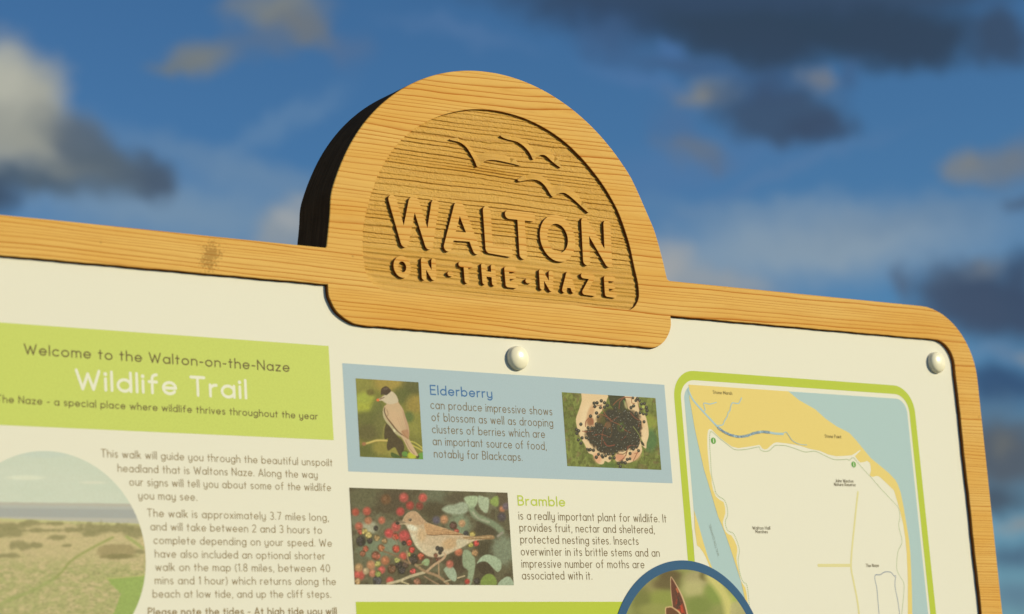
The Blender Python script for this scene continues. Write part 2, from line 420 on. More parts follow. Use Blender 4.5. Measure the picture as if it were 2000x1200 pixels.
def stroke_polys(pts, r, cap=6):
    """outline polygons of a round-ended stroke along a polyline"""
    out = []
    P_ = [np.array(p, float) for p in pts]
    # split where it bends sharply
    run = [P_[0]]; runs = []
    for i in range(1, len(P_)):
        run.append(P_[i])
        if i < len(P_) - 1:
            a = P_[i] - P_[i - 1]; b_ = P_[i + 1] - P_[i]
            ca = a @ b_ / (np.linalg.norm(a) * np.linalg.norm(b_) + 1e-12)
            if ca < 0.75: runs.append(run); run = [P_[i]]
    runs.append(run)
    for rn in runs:
        if len(rn) == 1 or np.linalg.norm(rn[-1] - rn[0]) < 1e-9 and len(rn) < 3:
            c = rn[0]; out.append([(c[0] + r * math.cos(k * math.pi / 6) * 1.3, c[1] + r * 1.3 * math.sin(k * math.pi / 6)) for k in range(12)]); continue
        L, R_ = [], []
        for i, p in enumerate(rn):
            d = (rn[min(i + 1, len(rn) - 1)] - rn[max(i - 1, 0)]); d = d / (np.linalg.norm(d) + 1e-12)
            nrm = np.array([-d[1], d[0]]); L.append(p + nrm * r); R_.append(p - nrm * r)
        d1 = rn[-1] - rn[-2]; a1 = math.atan2(d1[1], d1[0])
        d0 = rn[0] - rn[1]; a0 = math.atan2(d0[1], d0[0])
        cap1 = [(rn[-1][0] + r * math.cos(a1 + math.pi / 2 - math.pi * k / cap), rn[-1][1] + r * math.sin(a1 + math.pi / 2 - math.pi * k / cap)) for k in range(1, cap)]
        cap0 = [(rn[0][0] + r * math.cos(a0 + math.pi / 2 - math.pi * k / cap), rn[0][1] + r * math.sin(a0 + math.pi / 2 - math.pi * k / cap)) for k in range(1, cap)]
        out.append([tuple(q) for q in L] + cap1 + [tuple(q) for q in reversed(R_)] + cap0)
    return out

# ------------------------------------------------------------------ the sign
sign = bpy.data.objects.new('information_sign', None); C.objects.link(sign)
sign.location = (0, 0, AIM[2]); sign['label'] = 'wooden trail information board with domed carved crest and printed map panel'
sign['category'] = 'sign'
sign.empty_display_size = 0.3

BOT = -0.80
dome = [(-0.2179, 0.0405), (-0.2168, 0.0444), (-0.2114, 0.0754), (-0.2089, 0.0947), (-0.2033, 0.1106)] + \
       [(-0.0057 + 0.2114 * math.cos(math.radians(a)), 0.0342 + 0.2114 * math.sin(math.radians(a))) for a in range(153, 31, -6)] + \
       [(0.1875, 0.1165), (0.197, 0.0947), (0.2043, 0.0657), (0.2073, 0.0500)]
dome = [(-0.2179, 0.0425)] + catmull(dome[1:], 4) + [(0.2085, 0.0452), (0.2112, 0.0436)]
def rnd_corner(cx, cy, r, a0, a1, n=14): return arc(cx, cy, r, r, a0, a1, n)
ow = 0.668
outer = [(x, 0.0428 + 0.0004 * math.sin(x * 9)) for x in np.linspace(-0.60, -0.25, 12)] + dome + \
        [(x, 0.0436) for x in np.linspace(0.25, 0.585, 10)] + rnd_corner(0.588, -0.0374, 0.081, 90, 0) + \
        [(ow + 0.0002, -0.20), (ow - 0.001, -0.4), (ow, BOT + 0.08)] + rnd_corner(ow - 0.08, BOT + 0.08, 0.08, 0, -90) + \
        rnd_corner(-0.60, BOT + 0.08, 0.08, -90, -180) + rnd_corner(-0.60, -0.0372, 0.08, 180, 90)[:-1]
tabL = PP([(640.2, 555.5), (641.5, 575), (645.5, 587), (653.5, 603), (662, 613), (673.3, 622), (684, 628.5), (696, 633.4), (718.6, 637.2)], 0)
tabR = PP([(1253, 677.3), (1274.7, 679.3), (1284, 677), (1290.7, 673.3), (1298.5, 666), (1304, 657.3), (1308.5, 647), (1311.0, 634), (1309.9, 617.3)], 0)
tabL = catmull(tabL, 3); tabR = catmull(tabR, 3)
a_, b_ = tabL[-1], tabR[0]; rs = random.Random(5)
tabM = []
for k in range(1, 90):
    s = k / 90; jit = (rs.random() - .5) * 0.00035 + (0.0007 * abs(rs.gauss(0, .5)) if (0.03 < s < 0.22 or s > 0.93) else 0)
    tabM.append((a_[0] + (b_[0] - a_[0]) * s, a_[1] + (b_[1] - a_[1]) * s + jit))
ir = P(1864.8, 712, 0)[0]
itop = 0.0074
opening_tab = tabL + tabM + tabR
jt = lambda x: 0.00012 * math.sin(x * 310) + 0.00015 * math.sin(x * 97 + 1)
yl = tabL[0][1]; yr = tabR[-1][1]
opening = [(x, yl - 0.0006 * (x - tabL[0][0]) / -0.4 * 0 + jt(x)) for x in np.linspace(-0.60, tabL[0][0] - 0.004, 70)] + opening_tab + \
          [(x, yr + jt(x)) for x in np.linspace(tabR[-1][0] + 0.004, ir - 0.03, 70)] + rnd_corner(ir - 0.028, yr - 0.028, 0.028, 85, 0, 10) + \
          [(ir + 0.0003 * math.sin(z * 60) + 0.0002 * math.sin(z * 211), z) for z in np.linspace(yr - 0.04, BOT + 0.09, 60)] + rnd_corner(ir - 0.028, BOT + 0.07, 0.028, 0, -90, 8) + \
          rnd_corner(-0.60, BOT + 0.07, 0.028, -90, -180, 8) + rnd_corner(-0.60, yl - 0.028, 0.028, 180, 95, 8)
rec_px = [(708.7, 447.8), (708.4, 480), (710, 507), (714.4, 530), (722, 546), (732, 557), (747, 566.5), (775, 571)]
rec_b = [(1190, 601.5), (1212, 604.6), (1228, 605.6), (1238, 600.7), (1245, 590), (1248, 577), (1245.9, 553), (1238.7, 521.3), (1228, 473), (1210, 420), (1195, 390), (1180, 365), (1160, 337.5),
         (1135, 308), (1105, 279), (1070, 254), (1032, 234.5), (995, 222), (957, 215), (920, 214), (885, 219.5), (850, 230.5), (810, 252), (780, 278), (757, 308), (739, 341), (725, 379), (715, 415)]
rec = catmull(PP(rec_px, 0), 3)[:-1] + [P(775 + (1190 - 775) * s, 571 + (601.5 - 571) * s, 0) for s in np.linspace(0, 0.98, 16)] + catmull(PP(rec_b, 0), 3)

def offset(ring, d):
    """move every point of a ring inwards (d>0, ring clockwise or not is worked out)"""
    A = sum(ring[i][0] * ring[(i + 1) % len(ring)][1] - ring[(i + 1) % len(ring)][0] * ring[i][1] for i in range(len(ring)))
    sgn = 1 if A > 0 else -1; out = []
    for i in range(len(ring)):
        p0 = np.array(ring[i - 1]); p1 = np.array(ring[i]); p2 = np.array(ring[(i + 1) % len(ring)])
        d1 = p1 - p0; d2 = p2 - p1
        n1_ = np.array([-d1[1], d1[0]]) / (np.linalg.norm(d1) + 1e-12); n2_ = np.array([-d2[1], d2[0]]) / (np.linalg.norm(d2) + 1e-12)
        nn = n1_ + n2_; nn = nn / max(np.linalg.norm(nn), 0.3)
        k = 1 / max(0.6, nn @ n1_)
        out.append(tuple(p1 + nn * sgn * d * k))
    return out
def dedupe(ring, e=0.0004):
    out = [ring[0]]
    for p in ring[1:]:
        if math.hypot(p[0] - out[-1][0], p[1] - out[-1][1]) > e: out.append(p)
    if math.hypot(out[0][0] - out[-1][0], out[0][1] - out[-1][1]) < e: out.pop()
    return out
outer, opening, rec = dedupe(outer), dedupe(opening), dedupe(rec)
DEPTH = 0.056
def frame_mesh():
    fo = offset(outer, 0.0010); fi = offset(opening, -0.0005); fr_ = offset(rec, -0.0003)
    v2, tr = tri_poly(fo, [fi, fr_])
    V = [(a, 0.0, b) for a, b in v2]; F = fix(tr, v2); MI = [0] * len(F)
    def wall(rings, mat):
        nonlocal V, F, MI
        n = len(rings[0][0]); idx = []
        for ring, y in rings:
            idx.append(len(V)); V += [(a, y, b) for a, b in ring]
        for k in range(len(rings) - 1):
            for i in range(n):
                j = (i + 1) % n
                F.append((idx[k] + i, idx[k] + j, idx[k + 1] + j, idx[k + 1] + i)); MI.append(mat[k])
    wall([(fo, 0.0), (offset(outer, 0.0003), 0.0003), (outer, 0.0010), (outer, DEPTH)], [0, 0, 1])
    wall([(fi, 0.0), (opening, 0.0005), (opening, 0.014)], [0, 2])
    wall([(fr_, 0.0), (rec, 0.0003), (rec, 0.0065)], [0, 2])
    n0 = len(V); v2, tr = tri_poly(outer); V += [(a, DEPTH, b) for a, b in v2]
    F += [tuple(n0 + i for i in f) for f in tr]; MI += [1] * len(tr)
    n0 = len(V); v2, tr = tri_poly(opening); V += [(a, 0.0139, b) for a, b in v2]
    F += [tuple(n0 + i for i in f) for f in fix(tr, v2)]; MI += [1] * len(tr)
    return mesh_obj('wooden_frame', V, F, None, sign, mats=[M['pine'], M['stained_edge'], M['shaded_routed_edge']], midx=MI,
                    label='pine frame with a domed crest and stained dark edges')
frame = frame_mesh()

# ---- value noise in numpy
def vnoise(x, y, seed=0):
    xi = np.floor(x).astype(np.int64); yi = np.floor(y).astype(np.int64); fx = x - xi; fy = y - yi
    fx = fx * fx * (3 - 2 * fx); fy = fy * fy * (3 - 2 * fy)
    def h(a, b):
        n = (a * 374761393 + b * 668265263 + seed * 1442695041) & 0xFFFFFFFF
        n = ((n ^ (n >> 13)) * 1274126177) & 0xFFFFFFFF
        n = n ^ (n >> 16)
        return (n & 0xFFFF) / 65535.0
    return (h(xi, yi) * (1 - fx) + h(xi + 1, yi) * fx) * (1 - fy) + (h(xi, yi + 1) * (1 - fx) + h(xi + 1, yi + 1) * fx) * fy
def fbm(x, y, seed=0, o=4):
    s = 0; a = 0.5; t_ = 0
    for k in range(o):
        s = s + a * vnoise(x * 2 ** k, y * 2 ** k, seed + k * 17); t_ += a; a *= 0.5
    return s / t_
def poly_sd(X, Y, pts):
    """signed distance to a polygon, negative inside"""
    d = np.full(X.shape, 1e9); ins = np.zeros(X.shape, bool); n = len(pts)
    for i in range(n):
        x0, y0 = pts[i]; x1, y1 = pts[(i + 1) % n]
        dx, dy = x1 - x0, y1 - y0; L = dx * dx + dy * dy + 1e-15
        t_ = np.clip(((X - x0) * dx + (Y - y0) * dy) / L, 0, 1)
        d = np.minimum(d, np.hypot(X - x0 - t_ * dx, Y - y0 - t_ * dy))
        if y0 != y1:
            c = ((y0 > Y) != (y1 > Y)) & (X < (x1 - x0) * (Y - y0) / (y1 - y0) + x0); ins ^= c
    return np.where(ins, -d, d)

# ---- carved floor of the crest
def recess_floor():
    us = np.arange(-0.1785, 0.1700, 0.00058); vs = np.arange(0.0015, 0.2085, 0.00044)
    U, V = np.meshgrid(us, vs)
    sd = poly_sd(U, V, rec[::2])
    wob = (fbm(U * 9 + 3, V * 60, 5) - 0.5)
    pu = phase_np(U, V, W_UP) + 0.45 * wob + 0.16 * (fbm(U * 160, V * 300, 8, 3) - .5)
    pl = phase_np(U, V, W_LO) * 0.8 + 0.25 * wob
    up = V > JOINT
    fr = np.where(up, pu, pl) % 1.0; idx = np.floor(np.where(up, pu, pl))
    st = 0.15 + 0.95 * vnoise(idx * 7.3 + .5, idx * 0 + U * 9, 3)
    ridge = (1 - fr) ** 1.2 * np.clip(fr / 0.10, 0, 1)
    lowr = 0.5 + 0.5 * np.cos(2 * np.pi * (fr - 0.2))
    h = np.where(up, ridge * st * 0.0018, lowr * st * 0.0012)
    rough = (fbm(U * 420, V * 900, 21, 3) - 0.5)
    h = h + np.where(up, rough * 0.00072, rough * 0.00026) + (fbm(U * 14, V * 30, 31) - .5) * 0.0008
    h = h + np.where(up, np.clip(vnoise(U * 800, V * 1100, 77) - 0.80, 0, 1) * 0.0014, 0)
    base_ = 0.0034 + np.where(up, 0.0, 0.0002)
    # a slope out of the floor towards the lower left, where the cut runs shallow
    shallow = np.clip(1 + sd / 0.006, 0, 1) * np.clip((0.03 - V) / 0.02, 0, 1) * np.clip((0.12 - U) / 0.05, 0, 1)
    Yv = base_ - h - shallow * 0.0016
    keep = sd < 0.0016
    ids = -np.ones(U.shape, int); ids[keep] = np.arange(keep.sum())
    q = keep[:-1, :-1] & keep[1:, :-1] & keep[:-1, 1:] & keep[1:, 1:]
    A = ids[:-1, :-1][q]; B = ids[:-1, 1:][q]; Cc = ids[1:, 1:][q]; Dd = ids[1:, :-1][q]
    verts = np.stack([U[keep], Yv[keep], V[keep]], 1).astype(np.float32)
    faces = np.stack([A, B, Cc, Dd], 1)
    me = bpy.data.meshes.new('carved_background')
    me.vertices.add(len(verts)); me.vertices.foreach_set('co', verts.ravel())
    me.loops.add(faces.size); me.loops.foreach_set('vertex_index', faces.ravel().astype(np.int32))
    me.polygons.add(len(faces)); me.polygons.foreach_set('loop_start', np.arange(0, faces.size, 4, dtype=np.int32))
    me.polygons.foreach_set('use_smooth', np.zeros(len(faces), bool))
    me.update(calc_edges=True); me.validate()
    me.materials.append(M['carved_pine'])
    o = bpy.data.objects.new('carved_background', me); C.objects.link(o); o.parent = frame
    o['label'] = 'sandblasted sunken background with raised grain'
recess_floor()

# ---- raised letters and birds
def raised(name, polys, y0=0.0, y1=0.0052, label=None, yf=None):
    v, tr = union(polys); tr = fix(tr, v)
    cnt = {}
    for f in tr:
        for i in range(len(f)):
            e = (f[i], f[(i + 1) % len(f)]); cnt[e] = 1
    V = [(a, yf(a, b) if yf else y0, b) for a, b in v]; F = list(tr); n = len(V)
    V += [(a, y1, b) for a, b in v]; MI = [0] * len(F)
    for (i, j) in list(cnt):
        if (j, i) not in cnt: F.append((j, i, n + i, n + j)); MI.append(1)
    return mesh_obj(name, V, F, None, frame, mats=[M['carved_pine'] if yf else M['letter_pine'], M['shaded_routed_edge']], midx=MI, label=label)
HW = 0.00465; hw = 0.00275
ZA = lambda p: PP(ZO(740, 370, 7.5, p), 0); ZB = lambda p: PP(ZO(960, 390, 7.692, p), 0)
ZC = lambda p: PP(ZO(740, 490, 7.692, p), 0); ZD = lambda p: PP(ZO(980, 500, 7.692, p), 0)
def letter(ch, strokes, r, y=0.0):
    polys = []
    for s in strokes: polys += stroke_polys(s, r, 8)
    raised('carved_letter', polys, y, label='raised letter ' + ch)
letter('W', [ZA([(197, 148), (378, 780)]), ZA([(378, 780), (495, 182)]), ZA([(532, 182), (733, 815)]), ZA([(733, 815), (826, 218)]), ZA([(495, 182), (532, 186)])], HW)
letter('A', [ZA([(1158, 258), (1010, 845)]), ZA([(1192, 262), (1432, 888)]), ZA([(1060, 682), (1360, 704)]), ZA([(1158, 258), (1192, 262)])], HW)
letter('L', [ZA([(1580, 312), (1618, 872)]), ZA([(1618, 872), (1911, 924)])], HW)
letter('T', [ZB([(258, 224), (605, 262)]), ZB([(442, 260), (477, 828)])], HW)
oc = ZB([(993, 582)])[0]
letter('O', [arc(oc[0], oc[1], 0.0180, 0.0200, 0, 180, 18), arc(oc[0], oc[1], 0.0180, 0.0200, 180, 360, 18)], HW)
letter('N', [ZB([(1402, 335), (1430, 922)]), ZB([(1402, 335), (1758, 950)]), ZB([(1735, 375), (1758, 950)])], HW)
oc = ZC([(352, 242)])[0]
letter('O', [arc(oc[0], oc[1], 0.0074, 0.0082, 0, 180, 14), arc(oc[0], oc[1], 0.0074, 0.0082, 180, 360, 14)], hw)
letter('N', [ZC([(668, 145), (680, 400)]), ZC([(668, 145), (818, 402)]), ZC([(823, 155), (830, 402)])], hw)
letter('T', [ZC([(1232, 204), (1380, 218)]), ZC([(1305, 215), (1324, 450)])], hw)
letter('H', [ZC([(1570, 228), (1590, 470)]), ZC([(1716, 245), (1733, 488)]), ZC([(1580, 345), (1722, 362)])], hw)
letter('E', [ZD([(72, 200), (92, 432)]), ZD([(72, 200), (188, 205)]), ZD([(82, 305), (182, 310)]), ZD([(92, 432), (212, 445)])], hw)
letter('N', [ZD([(592, 240), (607, 472)]), ZD([(592, 240), (742, 495)]), ZD([(738, 262), (744, 495)])], hw)
letter('A', [ZD([(1000, 275), (940, 515)]), ZD([(1000, 275), (1078, 520)]), ZD([(965, 440), (1055, 448)])], hw)
letter('Z', [ZD([(1222, 298), (1366, 318)]), ZD([(1366, 318), (1243, 545)]), ZD([(1243, 545), (1392, 565)])], hw)
letter('E', [ZD([(1567, 338), (1582, 575)]), ZD([(1567, 338), (1678, 348)]), ZD([(1576, 452), (1675, 462)]), ZD([(1582, 575), (1696, 592)])], hw)
for pts in (ZC([(1062, 345), (1095, 350)]), ZD([(385, 376), (425, 380)])):
    raised('carved_hyphen', stroke_polys(pts, 0.0024, 8))
ZE = lambda p: PP(ZO(860, 250, 6.667, p), 0)
birds = [
    [(128, 152), (150, 138), (230, 130), (330, 165), (400, 225), (450, 300), (500, 352), (540, 335), (600, 315), (700, 310), (850, 340), (960, 405), (1045, 488),
     (950, 468), (850, 445), (720, 420), (620, 420), (560, 448), (515, 482), (482, 505), (450, 430), (400, 340), (340, 250), (260, 190), (180, 168)],
    [(790, 100), (830, 92), (900, 95), (1020, 115), (1110, 150), (1180, 215), (1230, 265), (1300, 245), (1380, 255), (1460, 305), (1530, 400), (1572, 512),
     (1540, 500), (1450, 430), (1380, 365), (1320, 350), (1260, 380), (1212, 410), (1180, 350), (1140, 290), (1080, 230), (1000, 180), (880, 150), (810, 122)],
    [(1008, 672), (1040, 648), (1100, 622), (1200, 600), (1300, 605), (1380, 640), (1440, 700), (1490, 755), (1560, 740), (1650, 750), (1740, 800), (1820, 885), (1880, 975), (1937, 1100),
     (1900, 1080), (1800, 985), (1720, 915), (1640, 855), (1580, 845), (1510, 870), (1468, 900), (1430, 855), (1400, 805), (1360, 748), (1290, 690), (1200, 672), (1100, 685), (1030, 696)]]
for bpts, nup in zip(birds, (13, 12, 14)):
    ring = catmull(ZE(bpts), 3, True)
    def yf(a, b, ring=ring, nup=nup):
        i = min(range(len(ring)), key=lambda k: (ring[k][0] - a) ** 2 + (ring[k][1] - b) ** 2)
        return 0.0026 if 6 < i < nup * 3 - 6 else 0.0002
    raised('carved_gull', [ring], 0.0004, label='raised flying gull', yf=yf)

# ------------------------------------------------------------------ printed panel
def shrink_opening(): return dedupe(offset(opening, 0.0007), 0.0008)
pan_ring = shrink_opening()
def panel_mesh():
    v2, tr = tri_poly(pan_ring)
    V = [(a, PANEL_Y, b) for a, b in v2]; F = fix(tr, v2); MI = [0] * len(F)
    n = len(pan_ring); n0 = len(V); V += [(a, PANEL_Y, b) for a, b in pan_ring]; V += [(a, PANEL_Y + 0.006, b) for a, b in pan_ring]
    for i in range(n):
        j = (i + 1) % n; F.append((n0 + i, n0 + j, n0 + n + j, n0 + n + i)); MI.append(1)
    return mesh_obj('printed_panel', V, F, None, sign, mats=[M['panel_white'], M['panel_edge']], midx=MI, label='cream printed panel set into the frame')
panel = panel_mesh()
LY = lambda k: PANEL_Y - 0.00007 * k        # ink layers, each a hair above the one below

def quad_from(tl, tr_, br, bl):
    q = PP([tl, tr_, br, bl])
    u0 = (q[0][0] + q[3][0]) / 2; u1 = (q[1][0] + q[2][0]) / 2; v1 = (q[0][1] + q[1][1]) / 2; v0 = (q[2][1] + q[3][1]) / 2
    return u0, v0, u1, v1
def rect(u0, v0, u1, v1): return [(u0, v0), (u1, v0), (u1, v1), (u0, v1)]
def rrect(u0, v0, u1, v1, r, n=10):
    return arc(u1 - r, v1 - r, r, r, 90, 0, n) + arc(u1 - r, v0 + r, r, r, 0, -90, n) + arc(u0 + r, v0 + r, r, r, -90, -180, n) + arc(u0 + r, v1 - r, r, r, 180, 90, n)

# banner
bu1 = (P(641.6, 676.1, PANEL_Y)[0] + P(651.8, 860, PANEL_Y)[0]) / 2
bv1 = P(641.6, 676.1, PANEL_Y)[1]; bv0 = P(651.8, 860, PANEL_Y)[1]
sheet('title_banner', rect(-0.60, bv0, bu1, bv1), LY(1), M['banner_lime'], panel, label='lime green title banner')
bb = quad_from((668.2, 708.7), (1297.5, 752.9), (1313.5, 944.3), (680.4, 921.2))
sheet('elderberry_box', rect(*bb), LY(1), M['box_blue'], panel, label='pale blue box about elderberry')
gb = PP([(694.6, 1176.5), (1215, 1175)])
sheet('lower_banner', rect(gb[0][0], -0.60, P(1316, 762, PANEL_Y)[0] - 0.012, (gb[0][1] + gb[1][1]) / 2), LY(1), M['lime'], panel, label='lime green banner at the bottom')

# map
mo = PP([(1316, 762), (1343, 1094)]); mu0 = (mo[0][0] + mo[1][0]) / 2
mt_ = PP([(1360, 725.6), (1740, 752.2)]); mv1 = (mt_[0][1] + mt_[1][1]) / 2
mr = PP([(1786, 793), (1801, 940), (1828.5, 1199.6)]); mu1 = sum(p[0] for p in mr) / 3
MB = -0.52
sheet('map_border', rrect(mu0, MB, mu1, mv1, 0.030), LY(1), M['lime'], panel, [rrect(mu0 + 0.0092, MB + 0.0092, mu1 - 0.0092, mv1 - 0.0100, 0.0205)], label='thick lime green map border')
wr = (mu0 + 0.0138, MB + 0.014, mu1 - 0.0125, mv1 - 0.0152)
water_ring = rrect(*wr, 0.016)
sheet('map_sea', water_ring, LY(1), M['map_water'], panel)
Z5 = lambda p: ZO(1300, 710, 4.8, p); Z6 = lambda p: ZO(1580, 710, 4.8, p)
Z7 = lambda p: ZO(1320, 940, 4.615, p); Z8 = lambda p: ZO(1580, 940, 4.615, p)
coast = [(1539.6, 766.3)] + Z5([(1250, 345), (1330, 390), (1400, 430), (1500, 520), (1600, 590), (1700, 640)]) + Z6([(380, 655), (440, 720), (510, 805), (580, 890), (660, 955), (750, 1030), (810, 1095)]) + \
        Z8([(800, 30), (825, 100), (850, 220), (875, 370), (900, 520), (912, 640), (918, 750), (926, 950), (930, 1198), (935, 1500)])
inner_e = Z8([(890, 1500), (890, 1198), (890, 900), (885, 760), (880, 650), (868, 520), (850, 400), (825, 290), (800, 200), (765, 85), (720, 40)]) + \
          Z6([(690, 1090), (655, 1060), (630, 1055), (600, 1065), (578, 1060), (570, 1045), (580, 1010), (578, 970), (570, 935), (545, 915), (515, 925), (480, 930), (455, 905), (430, 870), (455, 845), (483, 818), (476, 812), (440, 838), (400, 862),
              (320, 868), (250, 870), (180, 855), (100, 820), (0, 800)])
inner_n = Z5([(1250, 770), (1150, 752), (1040, 740), (1010, 750), (980, 775), (955, 800), (930, 808), (905, 798), (890, 775), (878, 764), (820, 775), (680, 795), (620, 780), (560, 738), (500, 690), (450, 640), (430, 620), (412, 614), (397, 628), (390, 680), (390, 770), (395, 850), (410, 1000), (430, 1080)])
inner_w = Z7([(322, 20), (335, 80), (360, 140), (395, 170), (430, 190), (443, 240), (445, 290), (430, 340), (422, 370), (430, 420), (450, 460), (475, 480), (500, 490), (530, 540), (550, 590), (553, 625), (545, 690), (550, 740), (560, 780), (585, 900), (605, 930), (625, 960), (638, 1020), (645, 1080), (660, 1250), (700, 1500)])
chan = Z7([(660, 1500), (640, 1250), (620, 1050), (585, 900), (540, 760), (495, 620), (450, 490), (415, 400), (380, 320), (350, 220), (320, 120), (285, 0)]) + Z5([(360, 1000), (330, 870), (300, 740), (270, 600), (245, 450), (222, 330)])
sheet('map_land', PP(inner_e + inner_n + inner_w + [(1600, 1290)]), LY(2), M['map_cream'], panel)
topedge = wr[3]
sand_poly = PP(coast + inner_e + inner_n + inner_w + chan)
x0, x1 = P(1344.8, 754.8, PANEL_Y)[0], P(1539.6, 766.3, PANEL_Y)[0]
sand_poly[0] = (x1, topedge)
sand_poly.append((x0 + 0.0006, topedge - 0.004)); sand_poly.append((x0, topedge))
sheet('map_sandbank', sand_poly, LY(3), M['map_sand'], panel, label='yellow sand along the coast')
sheet('map_sandbank', PP(Z7([(163, 262), (180, 320), (200, 380), (225, 470), (250, 560), (290, 690), (325, 780), (360, 880), (335, 880), (300, 760), (270, 690), (250, 650), (215, 600), (190, 580), (182, 520), (172, 440)])), LY(3), M['map_sand'], panel)
sheet('map_land', PP(Z7([(170, 440), (182, 520), (190, 580), (215, 600), (250, 650), (270, 690), (300, 760), (335, 880), (180, 880), (150, 440)])), LY(2), M['map_cream'], panel)
def ribbon(name, px, width, mat, k, dots=0.0, label=None, jitter=0):
    pts = catmull(PP(px), 4)
    if dots:
        # resample into dots
        out = []; acc = 0; prev = np.array(pts[0]); out.append(prev)
        for q in pts[1:]:
            q = np.array(q); d = np.linalg.norm(q - prev)
            while acc + d >= dots:
                s = (dots - acc) / d; prev = prev + (q - prev) * s; out.append(prev); d = np.linalg.norm(q - prev); acc = 0
            acc += d; prev = q
        V, F = [], []
        for c in out:
            n0 = len(V); V += [(c[0] + width / 2 * math.cos(a * math.pi / 3), LY(k), c[1] + width / 2 * math.sin(a * math.pi / 3)) for a in range(6)]
            F.append(tuple(range(n0, n0 + 6)))
        return mesh_obj(name, V, F, mat, panel, label=label)
    polys = stroke_polys(pts, width / 2, 4)
    v, f = union(polys)
    return mesh_obj(name, [(a, LY(k), b) for a, b in v], fix(f, v), mat, panel, label=label)
ribbon('map_creek', Z5([(212, 250), (250, 335), (330, 430), (400, 505), (470, 580)]), 0.0022, M['creek_blue'], 4)
ribbon('map_creek', Z5([(470, 585), (500, 583), (535, 575), (550, 540), (575, 500), (585, 465), (603, 440), (610, 400), (625, 372), (650, 374), (682, 376), (698, 350), (710, 325)]), 0.0012, M['creek_blue'], 5)
ribbon('map_creek', Z5([(350, 452), (368, 440), (364, 415), (355, 376), (385, 376), (415, 382), (475, 366)]), 0.0011, M['creek_blue'], 5)
ribbon('map_creek', Z5([(470, 580), (530, 632), (600, 668), (680, 688), (760, 680), (830, 655), (900, 642), (975, 650), (1040, 660), (1098, 662)]), 0.0024, M['creek_blue'], 6)
ribbon('map_creek', Z5([(1095, 660), (1125, 645), (1150, 672), (1180, 718), (1225, 748), (1270, 762), (1322, 766)]), 0.0008, M['creek_blue'], 7)
ribbon('map_road', Z8([(440, 100), (415, 330), (378, 730), (400, 900), (430, 1050), (450, 1198), (465, 1400)]), 0.0026, M['road_yellow'], 3)
ribbon('map_road', Z8([(85, 760), (372, 760)]), 0.0034, M['road_yellow'], 4)
ribbon('dotted_trail', Z5([(425, 637), (455, 660), (500, 700), (570, 756), (630, 802), (660, 811), (700, 813), (780, 803), (870, 784), (885, 808), (905, 822), (935, 826), (968, 820), (1000, 792), (1030, 770), (1080, 770), (1130, 774), (1220, 803), (1310, 832), (1400, 825), (1500, 870), (1570, 900), (1630, 905), (1700, 900)]) +
       Z6([(375, 910), (415, 886), (470, 950), (580, 1070), (690, 1195)]) + Z8([(680, 103), (760, 190), (803, 240), (818, 320), (808, 410), (838, 545), (800, 640), (790, 790), (820, 860), (855, 930), (850, 1050), (835, 1198), (830, 1300)]), 0.00095, M['trail_green'], 4, 0.00150, label='green dotted trail along the north and east')
ribbon('dotted_trail', Z5([(418, 645), (411, 700), (414, 800), (420, 900), (430, 1050), (465, 1195)]) + Z7([(350, 90), (375, 130), (405, 150), (435, 170), (455, 215), (466, 270), (463, 320), (445, 358), (448, 400), (462, 440), (485, 458), (515, 470), (545, 530), (565, 590), (572, 640), (560, 700), (566, 770), (582, 850), (605, 908), (635, 930), (648, 990), (660, 1110), (668, 1200)]), 0.00115, M['trail_green'], 4, 0.0020, label='green dotted trail down the west')
ribbon('dotted_trail', Z8([(635, 1300), (630, 1198), (618, 1050), (610, 960), (592, 880), (600, 845), (640, 845), (680, 820), (735, 822), (765, 855), (780, 855), (775, 900), (776, 960), (800, 1080), (815, 1198), (820, 1300)]), 0.0014, M['trail_blue'], 4, 0.0019, label='blue dotted shorter trail')
for (x, y) in ((1393.1, 861.2), (1667, 907.6)):
    c = P(x, y, PANEL_Y)
    mk = sheet('map_marker', arc(c[0], c[1], .0034, .0034, 0, 345, 23), LY(5), M['marker_green'], panel)
    pls = stroke_polys([(c[0], c[1] + .0004), (c[0], c[1] - .0018)], 0.0005) + stroke_polys([(c[0], c[1] + .0017), (c[0], c[1] + .00171)], 0.0006)
    v, f = union(pls); mesh_obj('marker_letter', [(a, LY(6), b) for a, b in v], fix(f, v), M['white_text'], panel, label='white letter i')

# ------------------------------------------------------------------ lettering: a single-line rounded alphabet
GL = {}
def g(ch, wd, *st): GL[ch] = (wd, st)
def LN(*a): return [(a[i], a[i + 1]) for i in range(0, len(a), 2)]
def AR(cx, cy, rx, ry, a0, a1): return arc(cx, cy, rx, ry, a0, a1, max(5, int(abs(a1 - a0) / 22)))
BW = [AR(.28, .31, .28, .31, 0, 180), AR(.28, .31, .28, .31, 180, 360)]
g('a', .56, *BW, LN(.56, .62, .56, 0)); g('b', .56, *BW, LN(0, 1, 0, 0)); g('c', .50, AR(.29, .31, .29, .31, 48, 312))
g('d', .56, *BW, LN(.56, 1, .56, 0)); g('e', .56, AR(.28, .31, .28, .31, 0, 180), AR(.28, .31, .28, .31, 180, 322), LN(0, .31, .56, .31))
g('f', .36, LN(.14, 0, .14, .78), AR(.36, .78, .22, .22, 95, 180), LN(0, .6, .34, .6))
g('g', .56, *BW, LN(.56, .62, .56, -.03), AR(.28, -.03, .28, .24, 0, -150)); g('h', .48, LN(0, 1, 0, 0), AR(.24, .38, .24, .24, 0, 180), LN(.48, .38, .48, 0))
g('i', .0, LN(0, .62, 0, 0), LN(0, .87)); g('k', .42, LN(0, 1, 0, 0), LN(.38, .6, .02, .26), LN(.14, .37, .42, 0))
